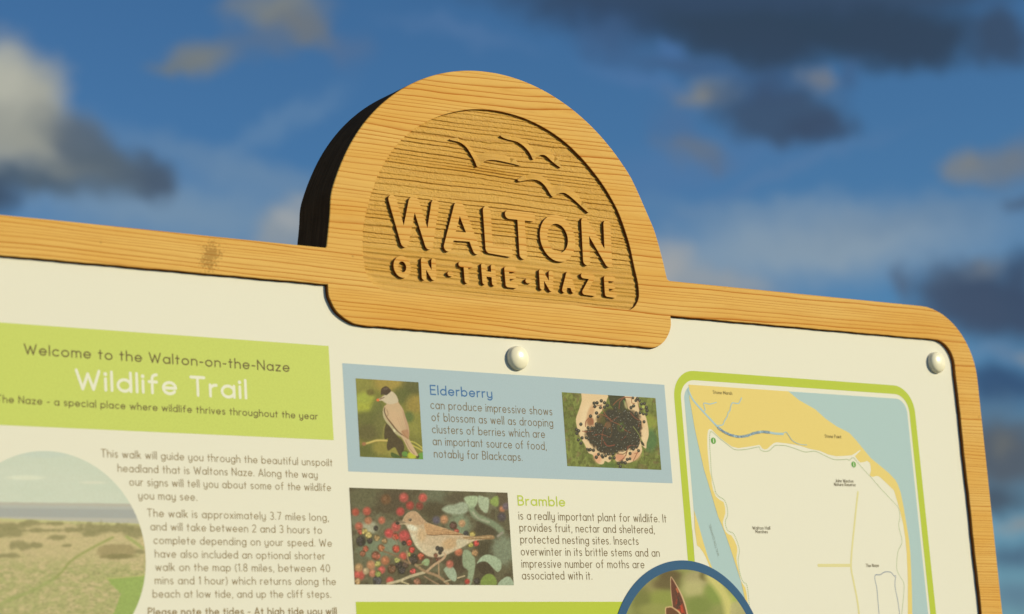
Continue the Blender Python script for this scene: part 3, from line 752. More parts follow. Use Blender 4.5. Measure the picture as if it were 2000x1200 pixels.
g('l', .0, LN(0, 1, 0, 0)); g('m', .76, LN(0, .62, 0, 0), AR(.19, .42, .19, .2, 0, 180), LN(.38, .42, .38, 0), AR(.57, .42, .19, .2, 0, 180), LN(.76, .42, .76, 0))
g('n', .48, LN(0, .62, 0, 0), AR(.24, .38, .24, .24, 0, 180), LN(.48, .38, .48, 0)); g('o', .58, AR(.29, .31, .29, .31, 0, 180), AR(.29, .31, .29, .31, 180, 360))
g('p', .56, *BW, LN(0, .62, 0, -.27)); g('r', .27, LN(0, .62, 0, 0), AR(.25, .36, .25, .26, 82, 180))
g('s', .38, AR(.19, .465, .17, .155, 35, 270), AR(.19, .155, .18, .155, 90, -145)); g('t', .30, LN(.14, .88, .14, 0), LN(0, .6, .3, .6))
g('u', .48, LN(0, .62, 0, .24), AR(.24, .24, .24, .24, 180, 360), LN(.48, .62, .48, 0)); g('v', .44, LN(0, .62, .22, 0, .44, .62))
g('w', .74, LN(0, .62, .18, 0, .37, .60, .56, 0, .74, .62)); g('x', .42, LN(0, .62, .42, 0), LN(.42, .62, 0, 0))
g('y', .48, LN(0, .62, 0, .24), AR(.24, .24, .24, .24, 180, 360), LN(.48, .62, .48, -.03), AR(.24, -.03, .24, .24, 0, -145)); g('z', .42, LN(0, .6, .42, .6, 0, 0, .42, 0))
g('W', .98, LN(0, 1, .26, 0, .49, .82, .72, 0, .98, 1)); g('N', .62, LN(0, 0, 0, 1, .62, 0, .62, 1)); g('T', .60, LN(0, 1, .6, 1), LN(.3, 1, .3, 0))
g('A', .68, LN(0, 0, .34, 1, .68, 0), LN(.12, .3, .56, .3)); g('E', .5, LN(.5, 1, 0, 1, 0, 0, .5, 0), LN(0, .52, .44, .52))
g('B', .54, LN(.26, 1, 0, 1, 0, 0, .27, 0), AR(.26, .76, .23, .24, 90, -90), LN(.26, .52, 0, .52), AR(.27, .26, .27, .26, 90, -90)); g('I', .0, LN(0, 0, 0, 1))
g('P', .52, LN(0, 0, 0, 1, .26, 1), AR(.26, .74, .26, .26, 90, -90), LN(.26, .48, 0, .48)); g('M', .74, LN(0, 0, 0, 1, .37, .3, .74, 1, .74, 0))
g('H', .6, LN(0, 0, 0, 1), LN(.6, 0, .6, 1), LN(0, .52, .6, .52)); g('R', .54, LN(0, 0, 0, 1, .26, 1), AR(.26, .74, .26, .26, 90, -90), LN(.26, .48, 0, .48), LN(.26, .48, .54, 0))
g('S', .5, AR(.25, .75, .23, .25, 35, 270), AR(.25, .25, .25, .25, 90, -145)); g('J', .36, LN(.36, 1, .36, .2), AR(.18, .2, .18, .2, 0, -160))
g('C', .62, AR(.4, .5, .4, .5, 50, 310)); g('O', .8, AR(.4, .5, .4, .5, 0, 180), AR(.4, .5, .4, .5, 180, 360)); g('L', .46, LN(0, 1, 0, 0, .46, 0))
g('V', .64, LN(0, 1, .32, 0, .64, 1)); g('K', .54, LN(0, 0, 0, 1), LN(.52, 1, 0, .42), LN(.16, .58, .54, 0))
g('1', .16, LN(0, .84, .16, 1, .16, 0)); g('2', .5, AR(.25, .74, .24, .26, 160, -20), LN(.47, .62, 0, 0, .5, 0)); g('3', .48, AR(.23, .75, .22, .25, 140, -90), AR(.23, .25, .25, .25, 90, -145))
g('4', .56, LN(.42, 0, .42, 1, 0, .3, .56, .3)); g('7', .48, LN(0, 1, .48, 1, .16, 0)); g('8', .5, AR(.25, .76, .21, .24, 0, 180), AR(.25, .76, .21, .24, 180, 360), AR(.25, .26, .25, .26, 0, 180), AR(.25, .26, .25, .26, 180, 360))
g('0', .54, AR(.27, .5, .27, .5, 0, 180), AR(.27, .5, .27, .5, 180, 360)); g('.', .04, LN(.02, .03)); g(',', .06, LN(.04, .03, 0, -.14)); g('-', .26, LN(0, .36, .26, .36))
g('(', .16, AR(.42, .42, .42, .68, 128, 232)); g(')', .16, AR(-.26, .42, .42, .68, 52, -52)); g(' ', .16)
gc = {}
def glyph(ch, r):
    k = (ch, round(r, 4))
    if k not in gc:
        polys = []
        for s in GL[ch][1]: polys += stroke_polys(s, r, 5)
        gc[k] = union(polys) if polys else ([], [])
    return gc[k]
def text(s, p0, p1, cap, weight, mat, k=2, name='text_line', gap=0.27, path=None, label=None, cap_at=None):
    """p0, p1: picture points of the baseline's ends; cap: capital height in the picture"""
    adv = [GL[c][0] for c in s]; tot = sum(adv) + gap * (len(s) - 1)
    if path is None:
        a = P(p0[0], p0[1], PANEL_Y); b_ = P(p1[0], p1[1], PANEL_Y); path = [a, b_]
        top = P(p0[0], p0[1] - cap, PANEL_Y)
        ch = math.hypot(top[0] - a[0], top[1] - a[1]) if abs(p1[0] - p0[0]) > 40 or cap_at is None else cap_at
    else:
        path = PP(path); ch = cap
    seg = [math.dist(path[i], path[i + 1]) for i in range(len(path) - 1)]; Ltot = sum(seg)
    ch -= 2 * weight * ch * 0.5
    sx = (Ltot - weight * ch) / tot
    V, F = [], []; x = weight * ch * 0.5 / sx if sx else 0
    for c, ad in zip(s, adv):
        mid = (x + ad / 2) * sx; d = mid; i = 0
        while i < len(seg) - 1 and d > seg[i]: d -= seg[i]; i += 1
        q0 = np.array(path[i]); q1 = np.array(path[i + 1]); t_ = (q1 - q0) / seg[i]; nn = np.array([-t_[1], t_[0]])
        o = q0 + t_ * d
        # stroke radius is given in letter units; keep it even in both directions
        r = weight / 2
        gv, gf = glyph_aniso(c, r, sx / ch)
        n0 = len(V)
        for (a, b2) in gv:
            pnt = o + t_ * ((a - ad / 2 * (sx / ch))) * ch + nn * (b2 + weight / 2) * ch
            V.append((pnt[0], LY(k), pnt[1]))
        F += [tuple(n0 + j for j in f) for f in gf]
        x += ad + gap
    return mesh_obj(name, V, F, mat, panel, label=label or None)
gca = {}
def glyph_aniso(c, r, kx):
    key = (c, round(r, 4), round(kx, 2))
    if key not in gca:
        kk = round(kx, 2); polys = []
        for s in GL[c][1]: polys += stroke_polys([(x * kk, y) for x, y in s], r, 5)
        if polys:
            v, f = union(polys); gca[key] = (v, fix(f, v))
        else: gca[key] = ([], [])
    return gca[key]

text('Welcome to the Walton-on-the-Naze', (46.6, 692.8), (566, 727.5), 22.5, .15, M['banner_text'], name='title_text')
text('Wildlife Trail', (147, 762), (483, 781), 43.5, .17, M['white_text'], name='title_text', label='large white title text')
text('The Naze - a special place where wildlife thrives throughout the year', (-8, 786.5), (621, 820.5), 16.2, .155, M['banner_text'], name='title_text')
body = [('This walk will guide you through the beautiful unspoilt', (197.2, 893.5), (649.6, 911.6)),
        ('headland that is Waltons Naze. Along the way', (229.9, 922.2), (620.5, 935)),
        ('our signs will tell you about some of the wildlife', (252.6, 949), (646.7, 960)),
        ('you may see.', (270.3, 975.5), (385.2, 978.8)),
        ('The walk is approximately 3.7 miles long,', (287.3, 1010), (642.6, 1018.5)),
        ('and will take between 2 and 3 hours to', (294, 1036.3), (629, 1043.2)),
        ('complete depending on your speed. We', (300, 1063), (648.4, 1068.6)),
        ('have also included an optional shorter', (302.6, 1089.5), (635, 1093.6)),
        ('walk on the map (1.8 miles, between 40', (303.6, 1115.5), (645, 1118)),
        ('mins and 1 hour) which returns along the', (302.6, 1141.5), (656.2, 1143.5)),
        ('beach at low tide, and up the cliff steps.', (298.5, 1168), (646.7, 1168.2))]
for s, a, b_ in body: text(s, a, b_, 16.6, .105, M['pale_brown_text'])
text('Please note the tides - At high tide you will', (289, 1203), (658, 1201.5), 16.6, .165, M['pale_brown_text'])
text('Elderberry', (840.2, 771.8), (962, 778.5), 20.5, .16, M['blue_text'], name='heading_text', label='blue heading')
for s, a, b_ in [('can produce impressive shows', (840.9, 799), (1079, 812)), ('of blossom as well as drooping', (843, 823), (1080.6, 834.6)),
                 ('clusters of berries which are', (844, 846.6), (1064.7, 856.3)), ('an important source of food,', (845.3, 870), (1068, 879.6)), ('notably for Blackcaps.', (847.7, 894.4), (1020.8, 901.2))]:
    text(s, a, b_, 17.6, .10, M['brown_text'])
text('Bramble', (1011.6, 988), (1104.5, 990.2), 21, .16, M['lime_text'], name='heading_text', label='lime green heading')
for s, a, b_ in [('is a really important plant for wildlife. It', (1013.2, 1015.4), (1302, 1021.2)), ('provides fruit, nectar and sheltered,', (1014.9, 1038.6), (1279, 1042.8)),
                 ('protected nesting sites. Insects', (1016.5, 1061.8), (1247.6, 1065)), ('overwinter in its brittle stems and an', (1017.5, 1085.4), (1288.8, 1088)),
                 ('impressive number of moths are', (1019, 1109.3), (1259, 1110.6)), ('associated with it.', (1019.8, 1132.4), (1157, 1132.8))]:
    text(s, a, b_, 17.6, .10, M['brown_text'])
for s, a, b_ in [('Stone Marsh', (1392.3, 769.6), (1429.8, 772)), ('Stone Point', (1610.8, 855.4), (1643, 857)), ('John Weston', (1631.7, 942.6), (1666.9, 943.4)),
                 ('Nature Reserve', (1629, 949.6), (1671, 950.4)), ('Walton Hall', (1469.5, 1034.9), (1504.2, 1034.9)), ('Marshes', (1475.6, 1042), (1499.4, 1042.2)), ('The Naze', (1691.2, 1108.3), (1716.2, 1108))]:
    text(s, a, b_, 7.0, .11, M['map_text'], 6, name='map_name')
text('WALTON CHANNEL', None, None, 0.0030, .12, M['grey_text'], 4, name='map_name', path=Z7([(392, 672), (372, 600), (352, 520), (330, 450), (312, 385)]))
text('CORMORANT OR WATCH VESSEL CREEK', None, None, 0.0030, .15, M['trail_blue'], 9, name='map_name', path=Z5([(480, 612), (530, 650), (600, 685), (680, 702), (760, 695), (830, 668), (900, 655), (975, 660)]))

# ------------------------------------------------------------------ printed photographs: colours on a fine grid
class Paint:
    def __init__(self, ox, oy, s, u0, v0, u1, v1, step=0.00055, disk=None):
        nu = int((u1 - u0) / step) + 2; nv = int((v1 - v0) / step) + 2
        self.U, self.V = np.meshgrid(np.linspace(u0, u1, nu), np.linspace(v0, v1, nv))
        px, py = to_px(self.U, PANEL_Y, self.V)
        self.X = (px - ox) * s; self.Y = (py - oy) * s
        self.c = np.zeros(self.U.shape + (3,)); self.disk = disk
    def fill(self, col): self.c[:] = np.array(col, float)
    def over(self, a, col):
        col = np.array(col, float)
        self.c = self.c * (1 - a[..., None]) + col * a[..., None]
    def blob(self, cx, cy, rx, ry, col, soft=.3, rot=0, op=1.0, nz=0.0, seed=1):
        a = math.radians(rot); dx = self.X - cx; dy = self.Y - cy
        x = (dx * math.cos(a) + dy * math.sin(a)) / rx; y = (-dx * math.sin(a) + dy * math.cos(a)) / ry
        r = np.hypot(x, y)
        if nz: r = r + nz * (fbm(self.X / 40.0 + seed * 9, self.Y / 40.0, seed) - .5)
        t_ = np.clip((1 + soft * .5 - r) / max(soft, 1e-3), 0, 1); self.over(t_ * t_ * (3 - 2 * t_) * op, col)
    def poly(self, pts, col, soft=4, op=1.0, smooth=True, nz=0.0, seed=1):
        if smooth: pts = catmull(pts, 3, True)
        sd = poly_sd(self.X, self.Y, pts)
        if nz: sd = sd + nz * (fbm(self.X / 30.0, self.Y / 30.0, seed) - .5)
        self.over(np.clip(0.5 - sd / soft, 0, 1) * op, col)
    def line(self, pts, wd, col, soft=3, op=1.0):
        pts = catmull(pts, 3); d = np.full(self.X.shape, 1e9)
        for i in range(len(pts) - 1):
            (x0, y0), (x1, y1) = pts[i], pts[i + 1]; dx, dy = x1 - x0, y1 - y0
            t_ = np.clip(((self.X - x0) * dx + (self.Y - y0) * dy) / (dx * dx + dy * dy + 1e-9), 0, 1)
            d = np.minimum(d, np.hypot(self.X - x0 - t_ * dx, self.Y - y0 - t_ * dy))
        self.over(np.clip(0.5 + (wd / 2 - d) / soft, 0, 1) * op, col)
    def tex(self, sx, sy, amp, seed, col=None, thr=None, o=4):
        n = fbm(self.X / sx, self.Y / sy, seed, o)
        if col is None: self.c = self.c * (1 + amp * (n - .5)[..., None] * 2)
        else: self.over(np.clip((n - thr) / 0.12, 0, 1) * amp, col)
    def build(self, k, label):
        c = np.clip(self.c, 2, 250) / 255.0
        l = np.where(c <= .04045, c / 12.92, ((c + .055) / 1.055) ** 2.4)
        l = np.clip((l - SPECFLOOR) / np.array(LF) * 0.875, .004, .9)
        nv, nu = self.U.shape
        keep = np.ones(self.U.shape, bool)
        U, V = self.U.copy(), self.V.copy()
        if self.disk:
            cx, cy, R_ = self.disk; r = np.hypot(U - cx, V - cy); keep = r < R_ + 0.0007
            f = np.where(r > R_, R_ / np.maximum(r, 1e-9), 1.0); U = cx + (U - cx) * f; V = cy + (V - cy) * f
        ids = -np.ones(U.shape, int); ids[keep] = np.arange(keep.sum())
        q = keep[:-1, :-1] & keep[1:, :-1] & keep[:-1, 1:] & keep[1:, 1:]
        faces = np.stack([ids[:-1, :-1][q], ids[:-1, 1:][q], ids[1:, 1:][q], ids[1:, :-1][q]], 1)
        verts = np.stack([U[keep], np.full(keep.sum(), LY(k)), V[keep]], 1)
        me = bpy.data.meshes.new('photo_print')
        me.vertices.add(len(verts)); me.vertices.foreach_set('co', verts.astype(np.float32).ravel())
        me.loops.add(faces.size); me.loops.foreach_set('vertex_index', faces.ravel().astype(np.int32))
        me.polygons.add(len(faces)); me.polygons.foreach_set('loop_start', np.arange(0, faces.size, 4, dtype=np.int32))
        me.update(calc_edges=True)
        at = me.color_attributes.new('print', 'FLOAT_COLOR', 'POINT')
        rgba = np.ones((len(verts), 4), np.float32); rgba[:, :3] = l[keep]
        at.data.foreach_set('color', rgba.ravel())
        me.materials.append(M['photo_print'])
        o = bpy.data.objects.new('photo_print', me); C.objects.link(o); o.parent = panel; o['label'] = label
        return o

# -- blackcap on a twig
q = quad_from((694.3, 739.3), (817, 747), (826.6, 897.8), (703.2, 892.3))
p = Paint(680, 725, 6.667, *q)
p.fill((122, 118, 52))
for a in [(560, 150, 260, 120, (170, 142, 66), .9), (180, 180, 150, 110, (140, 134, 62), .9), (210, 430, 150, 140, (176, 176, 62), .9), (200, 350, 110, 70, (162, 166, 66), .9),
          (860, 190, 160, 130, (84, 84, 48), .9), (700, 320, 130, 110, (88, 92, 46), .9), (880, 440, 130, 130, (158, 132, 62), .9), (380, 520, 90, 150, (102, 104, 54), .9),
          (250, 620, 200, 100, (98, 98, 50), .9), (260, 800, 180, 110, (92, 84, 50), .9), (880, 700, 140, 150, (140, 134, 62), .9), (790, 600, 60, 70, (88, 106, 54), 1),
          (260, 1040, 170, 90, (92, 96, 46), .9), (430, 1000, 120, 90, (150, 134, 60), .9), (600, 1060, 90, 60, (156, 142, 66), .8), (870, 950, 100, 90, (120, 116, 54), .9), (290, 280, 50, 40, (104, 92, 46), .9), (430, 700, 90, 150, (110, 106, 56), .9)]:
    p.blob(*a[:5], soft=a[5], op=.85)
p.tex(9, 9, .06, 3)
p.line([(480, 690), (455, 790), (455, 890)], 14, (150, 134, 70), 8, .7)
p.poly([(490, 690), (560, 740), (640, 850), (700, 900), (730, 1000), (690, 1130), (640, 1050), (600, 990), (520, 1040), (500, 960), (520, 880), (470, 880)], (72, 58, 38), 6)
p.tex(16, 24, .10, 9)
p.line([(215, 950), (290, 930), (370, 905), (500, 908)], 26, (212, 184, 100), 6); p.line([(220, 958), (370, 918), (500, 918)], 6, (150, 118, 62), 6, .7)
p.blob(205, 950, 28, 24, (160, 108, 70), .4)
p.line([(800, 915), (860, 930), (930, 975), (970, 1010)], 12, (206, 188, 84), 5); p.line([(830, 965), (900, 1000), (970, 1040)], 16, (200, 180, 82), 5)
p.poly([(560, 1060), (640, 1090), (690, 1130), (600, 1130), (560, 1110)], (66, 88, 40), 6)
p.poly([(700, 1060), (770, 1050), (780, 1110), (720, 1120)], (98, 140, 62), 6); p.line([(730, 1040), (770, 1050), (770, 1110), (710, 1110)], 7, (50, 50, 26), 4)
p.blob(830, 1100, 60, 45, (186, 186, 52), .5); p.poly([(905, 1090), (970, 1060), (975, 1150), (900, 1145)], (100, 150, 62), 8)
p.blob(905, 1115, 20, 24, (60, 66, 36), .5)
body_ = [(470, 460), (500, 432), (480, 400), (430, 385), (415, 372), (440, 335), (470, 320), (500, 250), (560, 262), (610, 300), (640, 350), (655, 410), (710, 490), (745, 600), (780, 700), (795, 790), (790, 880), (830, 960), (905, 1090), (885, 1105), (800, 1050), (740, 940), (690, 860), (620, 820), (560, 740), (500, 670), (460, 600), (450, 520)]
p.poly(body_, (206, 170, 128), 6)
p.poly([(500, 300), (560, 265), (610, 300), (640, 350), (650, 400), (580, 430), (500, 425), (440, 380), (440, 340), (480, 310)], (208, 186, 150), 10)
p.poly([(455, 520), (470, 480), (480, 600), (560, 700), (640, 790), (690, 850), (620, 820), (560, 740), (500, 670), (460, 600)], (188, 172, 128), 8)
p.blob(620, 620, 120, 60, (212, 172, 130), .9, 60, .8); p.poly([(700, 490), (780, 700), (795, 860), (740, 700)], (182, 138, 106), 14, .6)
p.line([(478, 482), (470, 520), (500, 600), (570, 690), (640, 780), (700, 830)], 13, (84, 62, 44), 5); p.line([(500, 500), (520, 560), (500, 600)], 8, (150, 118, 86), 5)
p.line([(510, 620), (600, 740), (660, 800), (780, 880)], 9, (112, 80, 58), 5); p.line([(700, 780), (780, 885)], 8, (130, 88, 60), 4)
p.poly([(690, 790), (740, 765), (780, 775), (785, 880), (740, 860)], (176, 124, 88), 8, .8)
for dx in (0, 26, 52): p.line([(640 + dx, 600), (680 + dx, 720), (740 + dx * .6, 800)], 4, (170, 128, 96), 4, .6)
p.line([(745, 900), (800, 1010), (860, 1080)], 8, (138, 98, 74), 4, .8); p.line([(790, 890), (840, 980), (895, 1085)], 6, (220, 180, 146), 4, .6)
p.blob(600, 775, 14, 22, (220, 204, 160), .5, -30)
p.poly([(425, 300), (428, 240), (460, 208), (500, 200), (540, 230), (558, 262), (520, 300), (490, 315), (450, 306), (425, 316)], (66, 48, 40), 7)
p.blob(488, 232, 34, 14, (104, 84, 74), .8, -8, .7); p.blob(497, 305, 12, 11, (40, 28, 24), .4)
p.poly([(372, 372), (420, 350), (470, 340), (468, 352), (410, 385), (380, 392)], (190, 160, 130), 5); p.line([(410, 366), (470, 342)], 7, (70, 52, 44), 4); p.line([(412, 384), (450, 378)], 6, (226, 204, 170), 4)
p.blob(386, 378, 20, 17, (232, 112, 60), .35)
p.tex(6, 6, .05, 12); p.build(2, 'photo of a blackcap perched on a twig')

# -- elderberries in cupped hands
q = quad_from((1097, 766.2), (1280, 778), (1291.7, 918), (1107.8, 911))
p = Paint(1085, 755, 6.859, *q, step=0.00050)
p.fill((106, 114, 52)); p.tex(50, 70, .8, 4, (132, 138, 66), .5); p.tex(36, 44, .75, 14, (84, 86, 40), .54); p.tex(60, 60, .6, 24, (118, 96, 62), .6); p.tex(18, 30, .16, 6)
p.blob(1260, 480, 90, 110, (152, 158, 58), .9, 0, .7); p.blob(1270, 720, 90, 150, (70, 112, 66), .8, 0, .75); p.blob(700, 1060, 120, 50, (80, 112, 50), .8, 0, .6)
skin = (232, 196, 146)
p.poly([(372, 60), (705, 60), (690, 170), (640, 300), (560, 420), (560, 600), (640, 760), (740, 880), (745, 980), (710, 1018), (660, 1000), (645, 1035), (600, 1046), (545, 1010), (500, 920), (440, 890), (390, 780), (330, 680), (290, 560), (272, 440), (310, 320), (350, 190)], skin, 6)
p.poly([(850, 60), (1090, 60), (1120, 330), (1200, 390), (1235, 520), (1248, 650), (1220, 760), (1210, 835), (1150, 790), (1160, 860), (1110, 950), (1030, 1010), (960, 1025), (880, 1000), (830, 1012), (800, 980), (820, 880), (950, 800), (1100, 700), (1120, 500), (960, 280), (930, 180), (880, 130)], skin, 6)
p.poly([(700, 60), (870, 60), (950, 200), (960, 320), (820, 330), (740, 260), (720, 180)], (52, 56, 30), 8); p.poly([(905, 190), (930, 200), (955, 290), (945, 300)], (92, 128, 70), 6)
p.blob(400, 420, 60, 190, (240, 208, 160), .9, 12, .6); p.blob(470, 350, 40, 110, (196, 140, 96), .9, 20, .6); p.blob(460, 480, 50, 60, (150, 96, 66), .9, 0, .7)
p.blob(560, 960, 50, 70, (226, 158, 116), .9, -20, .8); p.blob(860, 950, 70, 50, (214, 140, 106), .9, 0, .85); p.blob(1060, 930, 80, 60, (218, 158, 116), .9, -30, .8); p.blob(1150, 560, 40, 120, (212, 160, 112), .9, 0, .7); p.blob(960, 240, 40, 60, (206, 168, 124), .8, 0, .7)
p.blob(1180, 640, 40, 110, (240, 206, 156), .8, 0, .7)
p.poly([(400, 600), (520, 540), (600, 420), (720, 300), (860, 340), (1000, 320), (1120, 400), (1140, 560), (1130, 740), (1060, 830), (900, 860), (780, 900), (640, 900), (520, 820), (430, 720)], (40, 28, 22), 40, .95, nz=60)
p.blob(600, 440, 60, 50, (132, 98, 62), .8, 0, .7); p.blob(700, 520, 46, 50, (150, 104, 74), .8, 0, .6); p.blob(470, 470, 40, 50, (150, 96, 66), .8); p.blob(880, 540, 60, 80, (66, 80, 42), .7, 0, .8); p.blob(640, 470, 40, 70, (76, 82, 42), .8, 0, .6)
rd = random.Random(11); st = (136, 70, 52)
stems = [[(610, 260), (650, 350), (740, 460), (850, 510), (920, 580), (1000, 620)], [(560, 370), (640, 385), (740, 440)], [(740, 470), (840, 405)], [(770, 250), (830, 190), (910, 150), (1030, 155)], [(850, 300), (860, 210), (905, 160), (920, 130)],
         [(1000, 350), (1060, 420), (1120, 460), (1110, 540)], [(680, 490), (640, 580), (620, 680), (610, 800)], [(620, 690), (660, 760), (700, 800), (790, 785)], [(400, 540), (405, 470), (450, 420)], [(360, 600), (420, 610), (500, 600)], [(500, 660), (600, 640), (720, 680)],
         [(940, 930), (960, 850), (1000, 790), (1090, 800)], [(850, 1000), (900, 970), (950, 900), (960, 800)], [(820, 900), (900, 910), (960, 870)], [(1040, 1000), (1090, 900), (1120, 860)], [(500, 280), (560, 260), (620, 250)], [(480, 430), (500, 480), (505, 540)], [(750, 540), (750, 620), (730, 680)], [(500, 700), (560, 640), (620, 600)], [(1020, 150), (1020, 220), (1060, 230)], [(1100, 190), (1110, 260), (1130, 330)], [(1080, 810), (1110, 880), (1060, 900)], [(870, 1010), (920, 960)], [(880, 720), (930, 680), (960, 640)]]
for s_ in stems: p.line(s_, rd.choice([7, 9, 11]), (st[0] + rd.randint(-20, 24), st[1] + rd.randint(-10, 16), st[2]), 5, .9)
p.line([(1040, 540), (1100, 620), (1140, 700), (1180, 780)], 12, (122, 128, 66), 5); p.poly([(1140, 730), (1180, 760), (1190, 800), (1150, 780)], (46, 48, 28), 4); p.poly([(880, 490), (920, 560), (900, 600), (860, 530)], (88, 112, 60), 6, .8)
bl = [(515, 225), (555, 222), (612, 195), (655, 220), (695, 255), (655, 280), (600, 285), (525, 270), (468, 400), (548, 358), (568, 408), (338, 508), (308, 597), (280, 580), (285, 632), (305, 718), (340, 762), (355, 690), (425, 842), (448, 852), (545, 950), (545, 505), (610, 525), (482, 558), (435, 555), (625, 615), (575, 640), (475, 745), (530, 745), (672, 815), (582, 828), (625, 862), (632, 948), (670, 930), (728, 960), (785, 960), (770, 905), (818, 865), (830, 790), (752, 745), (920, 762), (965, 755), (892, 690), (990, 660), (1045, 690), (1020, 772), (1108, 762), (1040, 838), (1112, 862), (998, 900), (995, 970), (960, 980), (932, 1025), (890, 1015), (845, 1032), (868, 1075), (985, 358), (900, 358), (855, 370), (800, 355), (915, 438), (968, 440), (1018, 440), (845, 415), (688, 438), (775, 515), (785, 570), (990, 590), (1055, 640), (1105, 560), (1128, 475), (1080, 520), (1185, 475), (1130, 505), (1080, 360), (1130, 355), (1175, 370), (1215, 375), (1225, 325), (1145, 305), (1010, 285), (1045, 262), (1075, 190), (1095, 165), (1125, 190), (1150, 235), (1190, 230), (1035, 155), (1215, 285), (800, 295), (930, 330), (945, 630), (705, 905), (575, 910), (620, 930), (1090, 740), (945, 560), (735, 410), (870, 460), (690, 700), (640, 725), (560, 690), (440, 700), (740, 850), (880, 830), (410, 690), (520, 560), (660, 560), (730, 620)]
for _ in range(44): bl.append((rd.uniform(440, 1110), rd.uniform(540, 860)))
for _ in range(16): bl.append((rd.uniform(760, 1110), rd.uniform(330, 560)))
for (x, y) in bl:
    r = rd.uniform(18, 23); p.blob(x, y, r, r * 1.08, (34, 26, 22), .22)
    p.blob(x - 2, y - 3, r * .6, r * .6, (58, 54, 46), .8, 0, .7); p.blob(x + 2, y - 6, 5.5, 5.5, (160, 164, 148), .7, 0, .75)
for s_ in stems[:12]: p.line(s_, 7, (142, 76, 58), 5, .75)
p.blob(1175, 275, 20, 19, (178, 184, 90), .3); p.tex(6, 6, .05, 2)
p.build(2, 'photo of black elderberries held in two hands')

# -- whitethroat among brambles
q = quad_from((682.2, 952.4), (991, 963), (1003.6, 1143.5), (692.4, 1141.9))
p = Paint(675, 945, 5.854, *q, step=0.00056)
p.fill((92, 84, 62)); p.tex(120, 120, .7, 3, (112, 108, 82), .5); p.tex(80, 80, .6, 8, (70, 58, 44), .55)
for a in [(250, 150, 260, 120, (96, 92, 66)), (560, 200, 200, 140, (78, 64, 50)), (1000, 150, 150, 110, (104, 106, 82)), (1000, 300, 120, 100, (72, 62, 46)), (1250, 170, 130, 60, (82, 72, 56)), (1300, 480, 120, 150, (128, 140, 108)), (1620, 520, 140, 110, (66, 56, 44)), (1640, 760, 170, 110, (64, 56, 42)), (1800, 760, 130, 170, (128, 136, 108)),
          (1280, 900, 100, 120, (68, 52, 42)), (300, 780, 160, 160, (118, 128, 98)), (500, 700, 120, 110, (130, 138, 110)), (120, 420, 90, 80, (120, 118, 92)), (280, 500, 90, 70, (178, 172, 140)), (1800, 180, 80, 200, (92, 76, 60)), (1560, 1000, 120, 120, (74, 64, 48)), (200, 900, 110, 60, (100, 96, 72)), (900, 880, 110, 60, (96, 72, 56))]:
    p.blob(*a, soft=.8, op=.9, nz=.5, seed=int(a[0]))
gr = (160, 166, 136)
p.poly([(1100, 290), (1160, 250), (1240, 240), (1330, 210), (1400, 230), (1400, 310), (1330, 350), (1230, 350), (1140, 330)], gr, 26)
p.poly([(1350, 170), (1420, 140), (1510, 150), (1500, 230), (1430, 320), (1400, 250)], (168, 180, 138), 18); p.poly([(1515, 140), (1580, 150), (1640, 180), (1620, 330), (1560, 310), (1520, 240)], (170, 178, 142), 16)
p.line([(1440, 300), (1490, 370), (1600, 420), (1700, 470), (1780, 540)], 74, (132, 144, 110), 30, .9); p.line([(1455, 330), (1520, 400), (1640, 440)], 24, (170, 166, 136), 16, .8); p.line([(1790, 560), (1740, 600)], 26, (150, 140, 120), 14)
p.poly([(1650, 190), (1720, 140), (1750, 170), (1740, 260), (1670, 240)], (138, 152, 78), 20)
p.poly([(1340, 780), (1400, 760), (1470, 830), (1480, 960), (1430, 1160), (1380, 1160), (1400, 1000), (1340, 940)], (146, 156, 120), 14)
p.poly([(1500, 920), (1540, 850), (1610, 810), (1700, 830), (1770, 880), (1780, 960), (1740, 1010), (1680, 960), (1600, 890)], (164, 176, 140), 12); p.poly([(1500, 920), (1590, 890), (1680, 970), (1700, 1080), (1600, 1060), (1530, 1000)], (62, 50, 40), 12, .9)
p.poly([(1545, 1110), (1600, 1040), (1680, 1040), (1730, 1120), (1700, 1180), (1560, 1180)], (126, 142, 66), 14); p.poly([(1750, 1130), (1850, 1060), (1910, 1110), (1910, 1180), (1760, 1180)], (160, 170, 138), 8)
p.poly([(1120, 980), (1180, 935), (1240, 970), (1270, 1050), (1250, 1120), (1180, 1080), (1140, 1020)], (160, 170, 138), 8); p.poly([(870, 900), (920, 855), (960, 880), (940, 940), (880, 925)], (146, 160, 112), 6)
def drupe(cx, cy, r, col, nn=9, sharp=.3, seed=0):
    rr = random.Random(seed); p.blob(cx, cy, r, r * 1.1, tuple(x * .62 for x in col), .5, op=.9)
    for _ in range(nn + 6):
        a = rr.uniform(0, 6.3); d = r * .72 * math.sqrt(rr.random()); k = rr.uniform(.82, 1.2)
        p.blob(cx + d * math.cos(a), cy + d * math.sin(a), r * .3, r * .3, tuple(min(245, x * k) for x in col), sharp, op=.9)
        p.blob(cx + d * math.cos(a) - r * .07, cy + d * math.sin(a) - r * .1, r * .09, r * .09, tuple(min(250, x * .5 + 115) for x in col), .8, op=.6)
R1 = (196, 84, 76); OR = (208, 128, 88); BK = (52, 44, 46)
